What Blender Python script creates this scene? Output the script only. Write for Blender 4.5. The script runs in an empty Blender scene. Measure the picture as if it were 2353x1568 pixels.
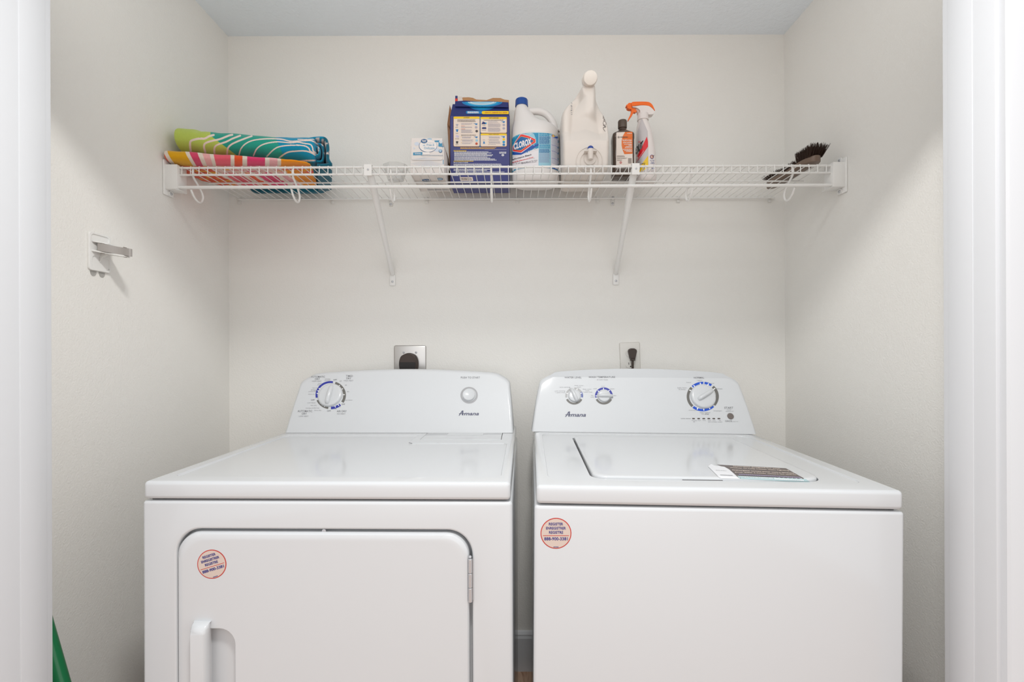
import bpy, bmesh, math, random
from mathutils import Vector, Matrix, noise
from mathutils.bvhtree import BVHTree
random.seed(7)
S = bpy.context.scene
COL = S.collection
PI = math.pi

# ------------------------------------------------------------------ camera
F = 1072.0; CX = 1180.0; CY = 803.0; CAMZ = 1.161; ROLL = 0.0035   # pixels of the 2353x1568 frame
W, H = 2353.0, 1568.0
cam_d = bpy.data.cameras.new('camera'); cam = bpy.data.objects.new('camera', cam_d); COL.objects.link(cam)
cam_d.sensor_width = 36; cam_d.lens = F / W * 36
cam_d.shift_x = (W / 2 - CX) / W; cam_d.shift_y = (CY - H / 2) / W
cam_d.clip_start = 0.02
cam.matrix_world = Matrix.Translation((0, 0, CAMZ)) @ Matrix.Rotation(PI / 2, 4, 'X') @ Matrix.Rotation(-ROLL, 4, 'Z')
S.camera = cam
CAM = Vector((0, 0, CAMZ))

# ------------------------------------------------------------------ light, exposure
w = bpy.data.worlds.new('world'); S.world = w; w.use_nodes = True
bg = w.node_tree.nodes['Background']; bg.inputs[0].default_value = (0.97, 0.985, 1.0, 1); bg.inputs[1].default_value = 1.10
S.view_settings.view_transform = 'Standard'; S.view_settings.look = 'None'
S.view_settings.gamma = 1; S.view_settings.use_curve_mapping = False
S.view_settings.exposure = 0.0
def area(name, loc, rot, sx, sy, power, col=(1, 1, 1), shape='RECTANGLE'):
    l = bpy.data.lights.new(name, 'AREA'); l.shape = shape; l.size = sx; l.size_y = sy; l.energy = power; l.color = col
    o = bpy.data.objects.new(name, l); COL.objects.link(o); o.location = loc; o.rotation_euler = rot
    return o
# ceiling lamp of the hallway, just above the photographer
area('hall_ceiling_lamp', (0.05, 0.13, 2.40), (0, 0, 0), 0.24, 0.24, 24, (1, 0.99, 0.97), 'DISK')
# added soft fill from far down the hallway, no known source there
area('hall_fill_light', (0.0, -4.0, 1.06), (PI / 2, 0, 0), 3.4, 2.08, 16, (0.98, 0.99, 1.0))

# added fill light inside the door head, brightens the upper closet, no fixture known
area('closet_fill_light', (-0.03, 0.862, 2.12), (PI / 2 + .30, 0, 0), 1.7, 0.24, 4.3, (1, 0.99, 0.975))

# ------------------------------------------------------------------ pixel helpers (used to measure real places)
def ray(px, py):
    u = px - CX; v = CY - py
    a = u + ROLL * v; b = v - ROLL * u
    return Vector((a / F, 1.0, b / F))
def P(px, py, d):
    return CAM + ray(px, py) * d
def proj(q):
    p = F / q[1]; a = q[0] * p; b = (q[2] - CAMZ) * p
    return CX + a - ROLL * b, CY - (b + ROLL * a)

# ------------------------------------------------------------------ materials
def lin(c):
    return tuple((x / 12.92 if x <= 0.04045 else ((x + 0.055) / 1.055) ** 2.4) for x in c)
def rgb(r, g, b): return lin((r / 255, g / 255, b / 255))
MATS = {}
def mat(name, col, rough=0.5, metal=0.0, coat=0.0, spec=0.5, bump=None, trans=0.0, sss=0.0, alpha=1.0, vary=None, ior=1.45):
    if name in MATS: return MATS[name]
    m = bpy.data.materials.new(name); m.use_nodes = True; MATS[name] = m
    nt = m.node_tree; b = nt.nodes['Principled BSDF']
    b.inputs['Base Color'].default_value = (*col, 1); b.inputs['Roughness'].default_value = rough
    b.inputs['Metallic'].default_value = metal; b.inputs['Coat Weight'].default_value = coat
    b.inputs['Coat Roughness'].default_value = 0.08; b.inputs['IOR'].default_value = ior
    b.inputs['Specular IOR Level'].default_value = spec
    b.inputs['Transmission Weight'].default_value = trans
    if sss:
        b.inputs['Subsurface Weight'].default_value = sss; b.inputs['Subsurface Radius'].default_value = (0.02, 0.018, 0.015); b.inputs['Subsurface Scale'].default_value = 0.5
    if alpha < 1: b.inputs['Alpha'].default_value = alpha
    tc = nt.nodes.new('ShaderNodeTexCoord')
    if vary:     # (scale, amount) subtle variation of the colour itself
        n = nt.nodes.new('ShaderNodeTexNoise'); n.inputs['Scale'].default_value = vary[0]; n.inputs['Detail'].default_value = 3
        nt.links.new(tc.outputs['Object'], n.inputs['Vector'])
        mx = nt.nodes.new('ShaderNodeMixRGB'); mx.blend_type = 'MULTIPLY'; mx.inputs[1].default_value = (*col, 1)
        cr = nt.nodes.new('ShaderNodeMapRange'); cr.inputs[3].default_value = 1 - vary[1]; cr.inputs[4].default_value = 1 + vary[1]
        nt.links.new(n.outputs['Fac'], cr.inputs[0]); nt.links.new(cr.outputs[0], mx.inputs[2]); mx.inputs[0].default_value = 1
        nt.links.new(mx.outputs[0], b.inputs['Base Color'])
    if bump:     # list of (scale, strength, distance)
        prev = None
        for sc, st, di in bump:
            n = nt.nodes.new('ShaderNodeTexNoise'); n.inputs['Scale'].default_value = sc; n.inputs['Detail'].default_value = 2.5
            nt.links.new(tc.outputs['Object'], n.inputs['Vector'])
            bp = nt.nodes.new('ShaderNodeBump'); bp.inputs['Strength'].default_value = st; bp.inputs['Distance'].default_value = di
            nt.links.new(n.outputs['Fac'], bp.inputs['Height'])
            if prev: nt.links.new(prev.outputs[0], bp.inputs['Normal'])
            prev = bp
        nt.links.new(prev.outputs[0], b.inputs['Normal'])
    return m
def ink(name, r, g, b, rough=0.45): return mat('ink_' + name, rgb(r, g, b), rough)

M_WALL = mat('wall_paint', rgb(235, 233, 228), 0.62, bump=[(230, 0.5, 0.0017), (560, 0.25, 0.0006)])
M_CEIL = mat('ceiling_paint', rgb(238, 246, 253), 0.75, bump=[(60, 0.5, 0.004), (170, 0.35, 0.002)])
M_TRIM = mat('trim_paint', rgb(208, 210, 213), 0.38, bump=[(9, 0.05, 0.002)])
M_FLOOR = mat('floor_wood', rgb(165, 118, 88), 0.45)
M_ENAMEL = mat('white_enamel', rgb(203, 205, 207), 0.16, coat=0.3, bump=[(900, 0.02, 0.0003)])
M_PLAS = mat('white_plastic', rgb(203, 205, 207), 0.46, coat=0.1)
M_KNOB = mat('knob_plastic', rgb(203, 205, 207), 0.25, coat=0.2)
M_GAP = mat('dark_seam', rgb(70, 68, 68), 0.7)  # dark seams, and the shade of narrow gaps put into the colour
M_WIRE = mat('white_vinyl_wire', rgb(236, 235, 232), 0.35)
M_CHROME = mat('bright_steel', rgb(196, 197, 200), 0.3, metal=0.55)
M_STEEL = mat('brushed_steel', rgb(212, 209, 206), 0.38, metal=0.75, bump=[(300, 0.05, 0.0005)])
M_GALV = mat('side_grey_paint', rgb(160, 163, 166), 0.35)
M_BROWNP = mat('dark_brown_rubber', rgb(62, 50, 44), 0.5)
M_BLACK = mat('near_black', rgb(30, 26, 24), 0.5)
nt = M_FLOOR.node_tree
tcn = nt.nodes.new('ShaderNodeTexCoord'); mp = nt.nodes.new('ShaderNodeMapping'); mp.inputs['Scale'].default_value = (6, 1.2, 1)
nz = nt.nodes.new('ShaderNodeTexNoise'); nz.inputs['Scale'].default_value = 6; nz.inputs['Detail'].default_value = 8; nz.inputs['Distortion'].default_value = 1.5
crp = nt.nodes.new('ShaderNodeValToRGB'); crp.color_ramp.elements[0].position = .35; crp.color_ramp.elements[0].color = (*rgb(158, 122, 100), 1)
crp.color_ramp.elements[1].position = .65; crp.color_ramp.elements[1].color = (*rgb(206, 174, 150), 1)
nt.links.new(tcn.outputs['Object'], mp.inputs[0]); nt.links.new(mp.outputs[0], nz.inputs['Vector']); nt.links.new(nz.outputs['Fac'], crp.inputs[0])
nt.links.new(crp.outputs[0], nt.nodes['Principled BSDF'].inputs['Base Color'])

# ------------------------------------------------------------------ object helpers
MW = {}
def obj(name, bm_or_mesh, m, parent=None, smooth=True, angle=35, bevel=0, seg=2, label=None):
    if isinstance(bm_or_mesh, bmesh.types.BMesh):
        me = bpy.data.meshes.new(name); bmesh.ops.recalc_face_normals(bm_or_mesh, faces=bm_or_mesh.faces[:]); bm_or_mesh.to_mesh(me); bm_or_mesh.free()
    else: me = bm_or_mesh
    ms = m if isinstance(m, (list, tuple)) else [m]
    for x in ms: me.materials.append(x)
    if smooth:
        me.shade_smooth(); me.set_sharp_from_angle(angle=math.radians(angle))
    o = bpy.data.objects.new(name, me); COL.objects.link(o)
    if parent: o.parent = parent; MW[o.name] = MW.get(parent.name, Matrix())
    else: MW[o.name] = Matrix()
    if bevel:
        md = o.modifiers.new('bevel', 'BEVEL'); md.width = bevel; md.segments = seg; md.limit_method = 'ANGLE'; md.angle_limit = math.radians(40); md.harden_normals = True
    if label: o['label'] = label
    return o
def thing(name, label, cat, M=None, group=None):
    o = bpy.data.objects.new(name, None); COL.objects.link(o); o.empty_display_size = 0.05
    M = M or Matrix(); o.matrix_world = M; MW[o.name] = M
    o['label'] = label; o['category'] = cat
    if group: o['group'] = group
    return o
def tag(o, label, cat, group=None):
    o['label'] = label; o['category'] = cat
    if group: o['group'] = group
    return o
def struct(name, bm, m, **k):
    o = obj(name, bm, m, **k); o['kind'] = 'structure'; return o
def B(): return bmesh.new()
def box(bm, x0, x1, y0, y1, z0, z1, bevel=0, seg=3, M=None):
    r = bmesh.ops.create_cube(bm, size=1)
    vs = r['verts']
    for v in vs:
        v.co = Vector(((x0 + x1) / 2 + v.co.x * (x1 - x0), (y0 + y1) / 2 + v.co.y * (y1 - y0), (z0 + z1) / 2 + v.co.z * (z1 - z0)))
    if M:
        for v in vs: v.co = M @ v.co
    if bevel:
        es = list({e for v in vs for e in v.link_edges})
        bmesh.ops.bevel(bm, geom=es, offset=bevel, segments=seg, affect='EDGES', profile=0.5)
def ring_frame(t, up=Vector((0, 0, 1))):
    t = t.normalized()
    if abs(t.dot(up)) > 0.95: up = Vector((1, 0, 0))
    a = t.cross(up).normalized(); b = t.cross(a).normalized()
    return a, b
def tube(bm, pts, r, seg=8, caps=True, sx=1.0):
    pts = [Vector(p) for p in pts]; n = len(pts)
    rs = r if isinstance(r, (list, tuple)) else [r] * n
    a = b = None; rings = []
    for i, p in enumerate(pts):
        t = (pts[min(i + 1, n - 1)] - pts[max(i - 1, 0)]).normalized()
        if a is None: a, b = ring_frame(t)
        else:
            a = (a - t * a.dot(t)).normalized(); b = t.cross(a).normalized()
        rings.append([bm.verts.new(p + (a * math.cos(2 * PI * k / seg) * sx + b * math.sin(2 * PI * k / seg)) * rs[i]) for k in range(seg)])
    skin(bm, rings, caps)
def skin(bm, rings, caps=True, closed=True):
    n = len(rings[0])
    for i in range(len(rings) - 1):
        for k in range(n if closed else n - 1):
            bm.faces.new((rings[i][k], rings[i][(k + 1) % n], rings[i + 1][(k + 1) % n], rings[i + 1][k]))
    if caps:
        bm.faces.new(rings[0]); bm.faces.new(rings[-1])
def lathe(bm, prof, M=None, seg=32, caps=True):
    M = M or Matrix()
    rings = [[bm.verts.new(M @ Vector((r * math.cos(2 * PI * k / seg), r * math.sin(2 * PI * k / seg), z))) for k in range(seg)] for r, z in prof]
    skin(bm, rings, caps)
def sell(a, b, n, seg, cx=0, cy=0):
    out = []
    for k in range(seg):
        t = 2 * PI * k / seg; c, s = math.cos(t), math.sin(t)
        out.append((cx + a * math.copysign(abs(c) ** (2 / n), c), cy + b * math.copysign(abs(s) ** (2 / n), s)))
    return out
def loft(bm, secs, seg=48, M=None):
    """secs: (z, cx, cy, a, b, n)"""
    M = M or Matrix(); rings = []
    for z, cx, cy, a, b, n in secs:
        rings.append([bm.verts.new(M @ Vector((x, y, z))) for x, y in sell(a, b, n, seg, cx, cy)])
    skin(bm, rings)
    return rings
def prism(bm, poly, f0, f1):
    """poly: 2d points; f0/f1 map a 2d point to 3d"""
    a = [bm.verts.new(f0(*p)) for p in poly]; b = [bm.verts.new(f1(*p)) for p in poly]
    n = len(poly)
    bm.faces.new(a); bm.faces.new(b[::-1])
    for k in range(n): bm.faces.new((a[k], a[(k + 1) % n], b[(k + 1) % n], b[k]))
def sheet(bm, pts, th):
    pts = [Vector(p) for p in pts]; n = (pts[1] - pts[0]).cross(pts[2] - pts[0]).normalized() * th
    a = [bm.verts.new(p) for p in pts]; b = [bm.verts.new(p + n) for p in pts]; m = len(pts)
    bm.faces.new(a); bm.faces.new(b[::-1])
    for k in range(m): bm.faces.new((a[k], a[(k + 1) % m], b[(k + 1) % m], b[k]))
def rrect(x0, x1, y0, y1, r, n=8, rr=None):
    rr = rr or [r] * 4      # corners: br, tr, tl, bl
    out = []
    for (cx, cy, a0, q) in ((x1 - rr[0], y0 + rr[0], -90, rr[0]), (x1 - rr[1], y1 - rr[1], 0, rr[1]), (x0 + rr[2], y1 - rr[2], 90, rr[2]), (x0 + rr[3], y0 + rr[3], 180, rr[3])):
        for k in range(n + 1):
            t = math.radians(a0 + 90 * k / n); out.append((cx + q * math.cos(t), cy + q * math.sin(t)))
    return out
def catmull(pts, n=6, closed=False):
    pts = [Vector(p) for p in pts]; out = []; m = len(pts)
    for i in range(m if closed else m - 1):
        if closed: p0, p1, p2, p3 = (pts[(i + k - 1) % m] for k in range(4))
        else: p0, p1, p2, p3 = pts[max(i - 1, 0)], pts[i], pts[i + 1], pts[min(i + 2, m - 1)]
        for k in range(n):
            t = k / n
            out.append(0.5 * ((2 * p1) + (p2 - p0) * t + (2 * p0 - 5 * p1 + 4 * p2 - p3) * t * t + (3 * p1 - p0 - 3 * p2 + p3) * t ** 3))
    if not closed: out.append(pts[-1])
    return out
def cut(o, cutters):
    objs = []
    for bm in cutters:
        me = bpy.data.meshes.new('tmp'); bmesh.ops.recalc_face_normals(bm, faces=bm.faces[:]); bm.to_mesh(me); bm.free()
        c = bpy.data.objects.new('tmp', me); COL.objects.link(c); objs.append(c)
        md = o.modifiers.new('b', 'BOOLEAN'); md.object = c; md.operation = 'DIFFERENCE'; md.solver = 'EXACT'
    par = o.parent; o.parent = None
    keep = [m for m in o.modifiers if m.type != 'BOOLEAN']
    for m in keep: m.show_viewport = False
    dg = bpy.context.evaluated_depsgraph_get(); dg.update()
    me = bpy.data.meshes.new_from_object(o.evaluated_get(dg))
    for m in keep: m.show_viewport = True
    for m in [m for m in o.modifiers if m.type == 'BOOLEAN']: o.modifiers.remove(m)
    old = o.data; o.data = me; me.name = old.name; bpy.data.meshes.remove(old)
    for c in objs:
        d = c.data; bpy.data.objects.remove(c); bpy.data.meshes.remove(d)
    o.parent = par
    me.shade_smooth(); me.set_sharp_from_angle(angle=math.radians(30))

# ------------------------------------------------------------------ printed matter laid onto real surfaces
TXT = {}
def text_mesh(s, bold=0.0, shear=0.0, spacing=1.0):
    k = (s, bold, shear, spacing)
    if k in TXT: return TXT[k]
    c = bpy.data.curves.new('t', 'FONT'); c.body = s; c.size = 1; c.offset = bold; c.shear = shear; c.space_character = spacing
    c.resolution_u = 2; c.fill_mode = 'FRONT'
    o = bpy.data.objects.new('t', c); COL.objects.link(o)
    dg = bpy.context.evaluated_depsgraph_get(); dg.update()
    me = bpy.data.meshes.new_from_object(o.evaluated_get(dg))
    vs = [(v.co.x, v.co.y) for v in me.vertices]; fs = [tuple(p.vertices) for p in me.polygons]
    bpy.data.objects.remove(o); bpy.data.curves.remove(c); bpy.data.meshes.remove(me)
    x0 = min(v[0] for v in vs); x1 = max(v[0] for v in vs); y0 = min(v[1] for v in vs); y1 = max(v[1] for v in vs)
    r = ([((x - x0) / (x1 - x0), (y - y0) / (y1 - y0)) for x, y in vs], fs)
    TXT[k] = r; return r
class Print:
    def __init__(s, target, mats, maxlen=0, lift=0.0003, jump=0.012):
        s.jump = jump
        s.t = target if isinstance(target, list) else [target]
        s.M = MW[s.t[0].name]; s.Mi = s.M.inverted()
        vs = []; fs = []
        for t in s.t:
            b = len(vs); vs += [v.co.copy() for v in t.data.vertices]; fs += [tuple(i + b for i in p.vertices) for p in t.data.polygons]
        s.bvh = BVHTree.FromPolygons(vs, fs)
        s.mats = mats; s.names = [m.name for m in mats]; s.bm = B(); s.maxlen = maxlen; s.lift = lift
    def hit(s, px, py, layer=0):
        o = s.Mi @ CAM; d = (s.Mi.to_3x3() @ ray(px, py)).normalized()
        loc, n, i, dist = s.bvh.ray_cast(o, d)
        if loc is None: return None
        if n.dot(d) > 0: n = -n
        return loc + n * (s.lift + 0.00028 * layer)
    def mesh(s, pts, faces, m, layer):
        ml = s.maxlen
        if not ml and any(s.hit(x, y) is None for x, y in pts): ml = 2.5
        t = B(); vs = [t.verts.new((x, y, 0)) for x, y in pts]
        for f in faces:
            try: t.faces.new([vs[i] for i in f])
            except ValueError: pass
        if ml:
            bmesh.ops.triangulate(t, faces=t.faces[:])
            for _ in range(5):
                es = [e for e in t.edges if e.calc_length() > ml]
                if not es: break
                bmesh.ops.subdivide_edges(t, edges=es, cuts=1)
                bmesh.ops.triangulate(t, faces=[f for f in t.faces if len(f.verts) > 3])
        mi = s.names.index(m.name)
        mp = {}
        for v in t.verts:
            h = s.hit(v.co.x, v.co.y, layer)
            if h is not None: mp[v] = s.bm.verts.new(h)
        for f in t.faces:
            if all(v in mp for v in f.verts):
                ps = [mp[v].co for v in f.verts]
                if max((ps[i] - ps[i - 1]).length for i in range(len(ps))) > (s.jump if ml else 9): continue
                try:
                    nf = s.bm.faces.new([mp[v] for v in f.verts]); nf.material_index = mi
                except ValueError: pass
        t.free()
    def poly(s, pts, m, layer=0): s.mesh(pts, [tuple(range(len(pts)))], m, layer)
    def rect(s, x0, y0, x1, y1, m, layer=0, r=0):
        if r: s.poly(rrect(x0, x1, y0, y1, r, 4), m, layer)
        else: s.poly([(x0, y0), (x1, y0), (x1, y1), (x0, y1)], m, layer)
    def disc(s, cx, cy, rx, ry, m, layer=0, n=28): s.poly([(cx + rx * math.cos(2 * PI * k / n), cy + ry * math.sin(2 * PI * k / n)) for k in range(n)], m, layer)
    def arc(s, cx, cy, rx, ry, a0, a1, q, m, layer=0):
        n = max(3, int(abs(a1 - a0) / 6)); pts = []; fs = []
        for k in range(n + 1):
            t = math.radians(a0 + (a1 - a0) * k / n); c, si = math.cos(t), math.sin(t)
            pts += [(cx + rx * c, cy - ry * si), (cx + rx * q * c, cy - ry * q * si)]
            if k: fs.append((2 * k - 2, 2 * k - 1, 2 * k + 1, 2 * k))
        s.mesh(pts, fs, m, layer)
    def line(s, pts, wd, m, layer=0):
        pts = [Vector(p) for p in pts]; out = []; fs = []
        for i, p in enumerate(pts):
            t = (pts[min(i + 1, len(pts) - 1)] - pts[max(i - 1, 0)]).normalized(); n = Vector((-t.y, t.x)) * wd / 2
            out += [tuple(p + n), tuple(p - n)]
            if i: fs.append((2 * i - 2, 2 * i - 1, 2 * i + 1, 2 * i))
        s.mesh(out, fs, m, layer)
    def text(s, t, x0, y0, x1, y1, m, layer=1, bold=0.0, shear=0.0, rot=0, spacing=1.0):
        """fit the lettering into the box x0..x1, y0 (top)..y1 (bottom)"""
        if rot == 180: q = [(x1, y1), (x0, y1), (x0, y0), (x1, y0)]
        else: q = [(x0, y0), (x1, y0), (x1, y1), (x0, y1)]
        if rot not in (0, 180):
            cx, cy = (x0 + x1) / 2, (y0 + y1) / 2; c, si = math.cos(math.radians(rot)), math.sin(math.radians(rot))
            q = [(cx + (x - cx) * c + (y - cy) * si, cy - (x - cx) * si + (y - cy) * c) for x, y in q]
        s.qtext(t, q, m, layer, bold, shear, spacing)
    def qtext(s, t, q, m, layer=1, bold=0.0, shear=0.0, spacing=1.0):
        vs, fs = text_mesh(t, bold, shear, spacing)
        pts = []
        for u, v in vs:
            tx = (q[0][0] * (1 - u) + q[1][0] * u, q[0][1] * (1 - u) + q[1][1] * u)
            bx = (q[3][0] * (1 - u) + q[2][0] * u, q[3][1] * (1 - u) + q[2][1] * u)
            pts.append((bx[0] * (1 - v) + tx[0] * v, bx[1] * (1 - v) + tx[1] * v))
        s.mesh(pts, fs, m, layer)
    def lines(s, x0, y0, x1, y1, n, m, layer=1, fill=0.5, ragged=0.2, word=(1.5, 5)):
        """rows too fine to read"""
        for i in range(n):
            y = y0 + (y1 - y0) * (i + 0.25) / n; h = (y1 - y0) / n * fill; x = x0; xe = x1 - (x1 - x0) * random.random() * ragged
            while x < xe - 0.5:
                wd = min(random.uniform(*word), xe - x); s.rect(x, y, x + wd, y + h, m, layer); x += wd + 0.5
    def done(s, name, parent, label=None):
        o = obj(name, s.bm, s.mats, parent, smooth=False, label=label); return o

# ================================================================== THE ROOM
XL, XR, YB, ZC = -1.032, 0.986, 1.693, 2.301          # closet walls, back, ceiling
JL, JR, JB, JF = -0.841, 0.783, 0.850, 0.757          # door jamb faces, back and front edges
ZH = 1.905                                             # underside of the door head
YT = -4.2
bm = B(); box(bm, XL - .1, XR + .1, YB, YB + .1, 0, 2.6); struct('wall_back', bm, M_WALL)
bm = B(); box(bm, XL - .1, XL, JB, YB, 0, ZC); struct('wall_left', bm, M_WALL)
bm = B(); box(bm, XR, XR + .1, JB, YB, 0, ZC); struct('wall_right', bm, M_WALL)
bm = B(); box(bm, XL, XR, JB, YB, ZC, ZC + .1); struct('ceiling', bm, M_CEIL)
bm = B(); box(bm, -2.2, 2.2, YT, YB, -.06, 0); struct('floor', bm, M_FLOOR)
bm = B(); box(bm, -2.2, JL - .02, JF, JB, 0, 2.6); box(bm, JR + .02, 2.2, JF, JB, 0, 2.6); box(bm, JL - .02, JR + .02, JF, JB, ZH + .02, 2.6)
struct('wall_front', bm, M_WALL)
# jambs: board, door stop and small bead read as the vertical lines in the paint
def jamb(name, x, s):
    bm = B()
    b0, b1 = sorted((x, x - s * .02)); box(bm, b0, b1, JF, JB, 0, ZH + .02, .0015, 2)
    b0, b1 = sorted((x + s * .0012, x - s * .002)); box(bm, b0, b1, JB - .056, JB - .011, 0, ZH, .0008, 2)
    return struct(name, bm, M_TRIM)
jamb('trim_1', JL, 1); jamb('trim_2', JR, -1)
bm = B(); box(bm, JL, JR, JF, JB, ZH, ZH + .02, .0015, 2); struct('trim_3', bm, M_TRIM)
def casing(name, x, s):
    bm = B()
    prof = [(0, 0), (0, -.010), (.003, -.0135), (.010, -.015), (.045, -.018), (.057, -.0165), (.060, -.012), (.060, 0)]
    x0 = x - s * .006
    prism(bm, prof, lambda a, b: Vector((x0 - s * a, JF + b, 0)), lambda a, b: Vector((x0 - s * a, JF + b, ZH + .07)))
    return struct(name, bm, M_TRIM, angle=25)
casing('trim_4', JL, 1); casing('trim_5', JR, -1)
bm = B(); box(bm, JL - .066, JR + .066, JF - .016, JF, ZH + .006, ZH + .066, .004, 2); struct('trim_6', bm, M_TRIM)
def baseboard(name, pts):
    bm = B(); prof = [(0, 0), (.014, 0), (.014, .118), (.011, .126), (.011, .131), (.006, .139), (0, .141)]
    (x0, y0), (x1, y1) = pts; t = Vector((x1 - x0, y1 - y0, 0)).normalized(); n = Vector((-t.y, t.x, 0))
    prism(bm, prof, lambda a, z: Vector((x0, y0, z)) + n * a, lambda a, z: Vector((x1, y1, z)) + n * a)
    struct(name, bm, M_TRIM, angle=20)
baseboard('baseboard_back', ((XR, YB), (XL, YB)))
baseboard('baseboard_left', ((XL, YB), (XL, JB)))
baseboard('baseboard_right', ((XR, JB), (XR, YB)))

# ================================================================== APPLIANCES
INK_G = ink('grey_legend', 112, 112, 116); INK_L = ink('pale_legend', 150, 150, 154); INK_B = ink('dial_blue', 45, 52, 150)
INK_BB = ink('bright_blue', 30, 80, 190); INK_DG = ink('dial_grey', 104, 102, 98); INK_LG = ink('dial_pale_grey', 168, 168, 168)
INK_LOGO = ink('logo_slate', 78, 80, 104); INK_W = ink('white', 238, 238, 238); INK_MB = ink('mid_blue', 92, 104, 160)

def appliance_shell(root, Wd, D, ztop, lip, ins=.0035):
    """cabinet and top panel, origin at the middle of the front on the floor"""
    h = Wd / 2
    bm = B(); box(bm, -h, h, 0, D, .02, ztop - lip - .003, .007, 5)
    cab = obj('cabinet', bm, M_ENAMEL, root, angle=50, bevel=.005, seg=4)
    bm = B(); box(bm, -h + .012, h - .012, .012, D - .01, ztop - lip - .01, ztop - .015); obj('seam_filler', bm, M_GAP, root, label='added dark filler behind the seam under the top panel')  # dark box added behind the seam so no light shows through
    bm = B(); box(bm, -h + ins, h - ins, -.002, D, ztop - lip, ztop, .008, 5); top = obj('top_panel', bm, M_ENAMEL, root, angle=50, bevel=.0016)
    for sx in (-1, 1):
        for y in (.04, D - .04):
            bm = B(); lathe(bm, [(.018, 0), (.02, .004), (.02, .012), (.008, .014), (.008, .022)], Matrix.Translation((sx * (h - .04), y, 0)), 16); obj('leveling_foot', bm, M_BLACK, root)
    return cab, top

def console(root, xb0, xb1, taper, y0, yback, zb, hgt, tilt, bulge=.012, rad=.06):
    """sloping control panel: trapezoid face with big round upper corners"""
    xt0, xt1 = xb0 + taper, xb1 - taper
    L = [(xb0, 0), (xb0 + taper * .45, hgt * .45), (xb0 + taper * .75, hgt * .68), (xb0 + taper * 1.05, hgt * .80), (xb0 + taper * 1.5 + rad * .35, hgt * .90), (xb0 + taper + rad * .95, hgt * .945)]
    mid = [((xb0 + xb1) / 2 + (xb1 - xb0) * t, hgt * .945 + bulge * (1 - (2.6 * t) ** 2)) for t in (-.25, -.12, 0, .12, .25)]
    R = [(xb0 + xb1 - x, z) for x, z in reversed(L)]
    c = catmull([(x, z, 0) for x, z in L + mid + R], 5)
    poly = [(v.x, v.y) for v in c]
    bm = B()
    f0 = lambda x, z: Vector((x, y0 + tilt * z / hgt, zb + z))
    f1 = lambda x, z: Vector((x, yback, zb + z))
    n = len(poly)
    # front face, softened edge, body
    cx = (xb0 + xb1) / 2; cz = hgt * .45
    def inset(x, z, k):
        dx, dz = x - cx, z - cz; return cx + math.copysign(max(abs(dx) - k, 0), dx), (z if z < .001 else cz + math.copysign(max(abs(dz) - k, 0), dz))
    rings = []
    for k, dy in ((.0095, 0), (.0078, 0), (.0062, .0002), (.0040, .0009), (.0018, .0026), (.0004, .0055), (0, .0085)):
        rings.append([bm.verts.new(f0(*inset(x, z, k)) + Vector((0, dy, 0))) for x, z in poly])
    rings.append([bm.verts.new(f1(x, z)) for x, z in poly])
    skin(bm, rings, caps=False)
    bm.faces.new(rings[0]); bm.faces.new(rings[-1])
    return obj('console', bm, M_PLAS, root, angle=50)

def knob_frame(pr, px, py):
    """frame standing on the printed surface at a pixel: origin, normal out, up"""
    c = pr.hit(px, py, -1.6); u = pr.hit(px, py - 4, -1.6); r = pr.hit(px + 4, py, -1.6)
    X = (r - c).normalized(); Z = X.cross((u - c)).normalized(); Y = Z.cross(X)
    return Matrix(((X.x, Y.x, Z.x, c.x), (X.y, Y.y, Z.y, c.y), (X.z, Y.z, Z.z, c.z), (0, 0, 0, 1))), (r - c).length / 4
def dial(pr, root, px, py, rpx, ang, h=.016, grip=None, name='dial_knob'):
    M, mpp = knob_frame(pr, px, py); r = rpx * mpp
    bm = B(); lathe(bm, [(r * 1.03, 0), (r * 1.03, .002), (r, .004), (r * .97, h * .5), (r * .93, h * .62), (r * .8, h * .68), (r * .3, h * .70), (.0001, h * .70)], M, 48)
    k = obj(name, bm, M_KNOB, root, angle=50)
    g = grip or (r * .85, r * .85, r * .2)
    bm = B(); secs = []
    Mg = M @ Matrix.Rotation(math.radians(ang), 4, 'Z')
    prof = [(-g[1], .15), (-g[1] * .93, .55), (-g[1] * .7, .9), (-g[1] * .2, 1), (g[0] * .4, .95), (g[0] * .8, .7), (g[0] * .96, .35), (g[0], .1)]
    rings = []
    for x, q in prof:
        wq = g[2] * (.35 + .65 * q)
        hh = h * .5 + h * .95 * q
        rings.append([bm.verts.new(Mg @ Vector((x, y * wq, z))) for y, z in ((-1.25, h * .5), (-.9, h * .5 + (hh - h * .5) * .7), (-.45, hh), (.45, hh), (.9, h * .5 + (hh - h * .5) * .7), (1.25, h * .5))])
    skin(bm, rings)
    obj('grip', bm, M_KNOB, k, angle=55)
    return k

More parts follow.
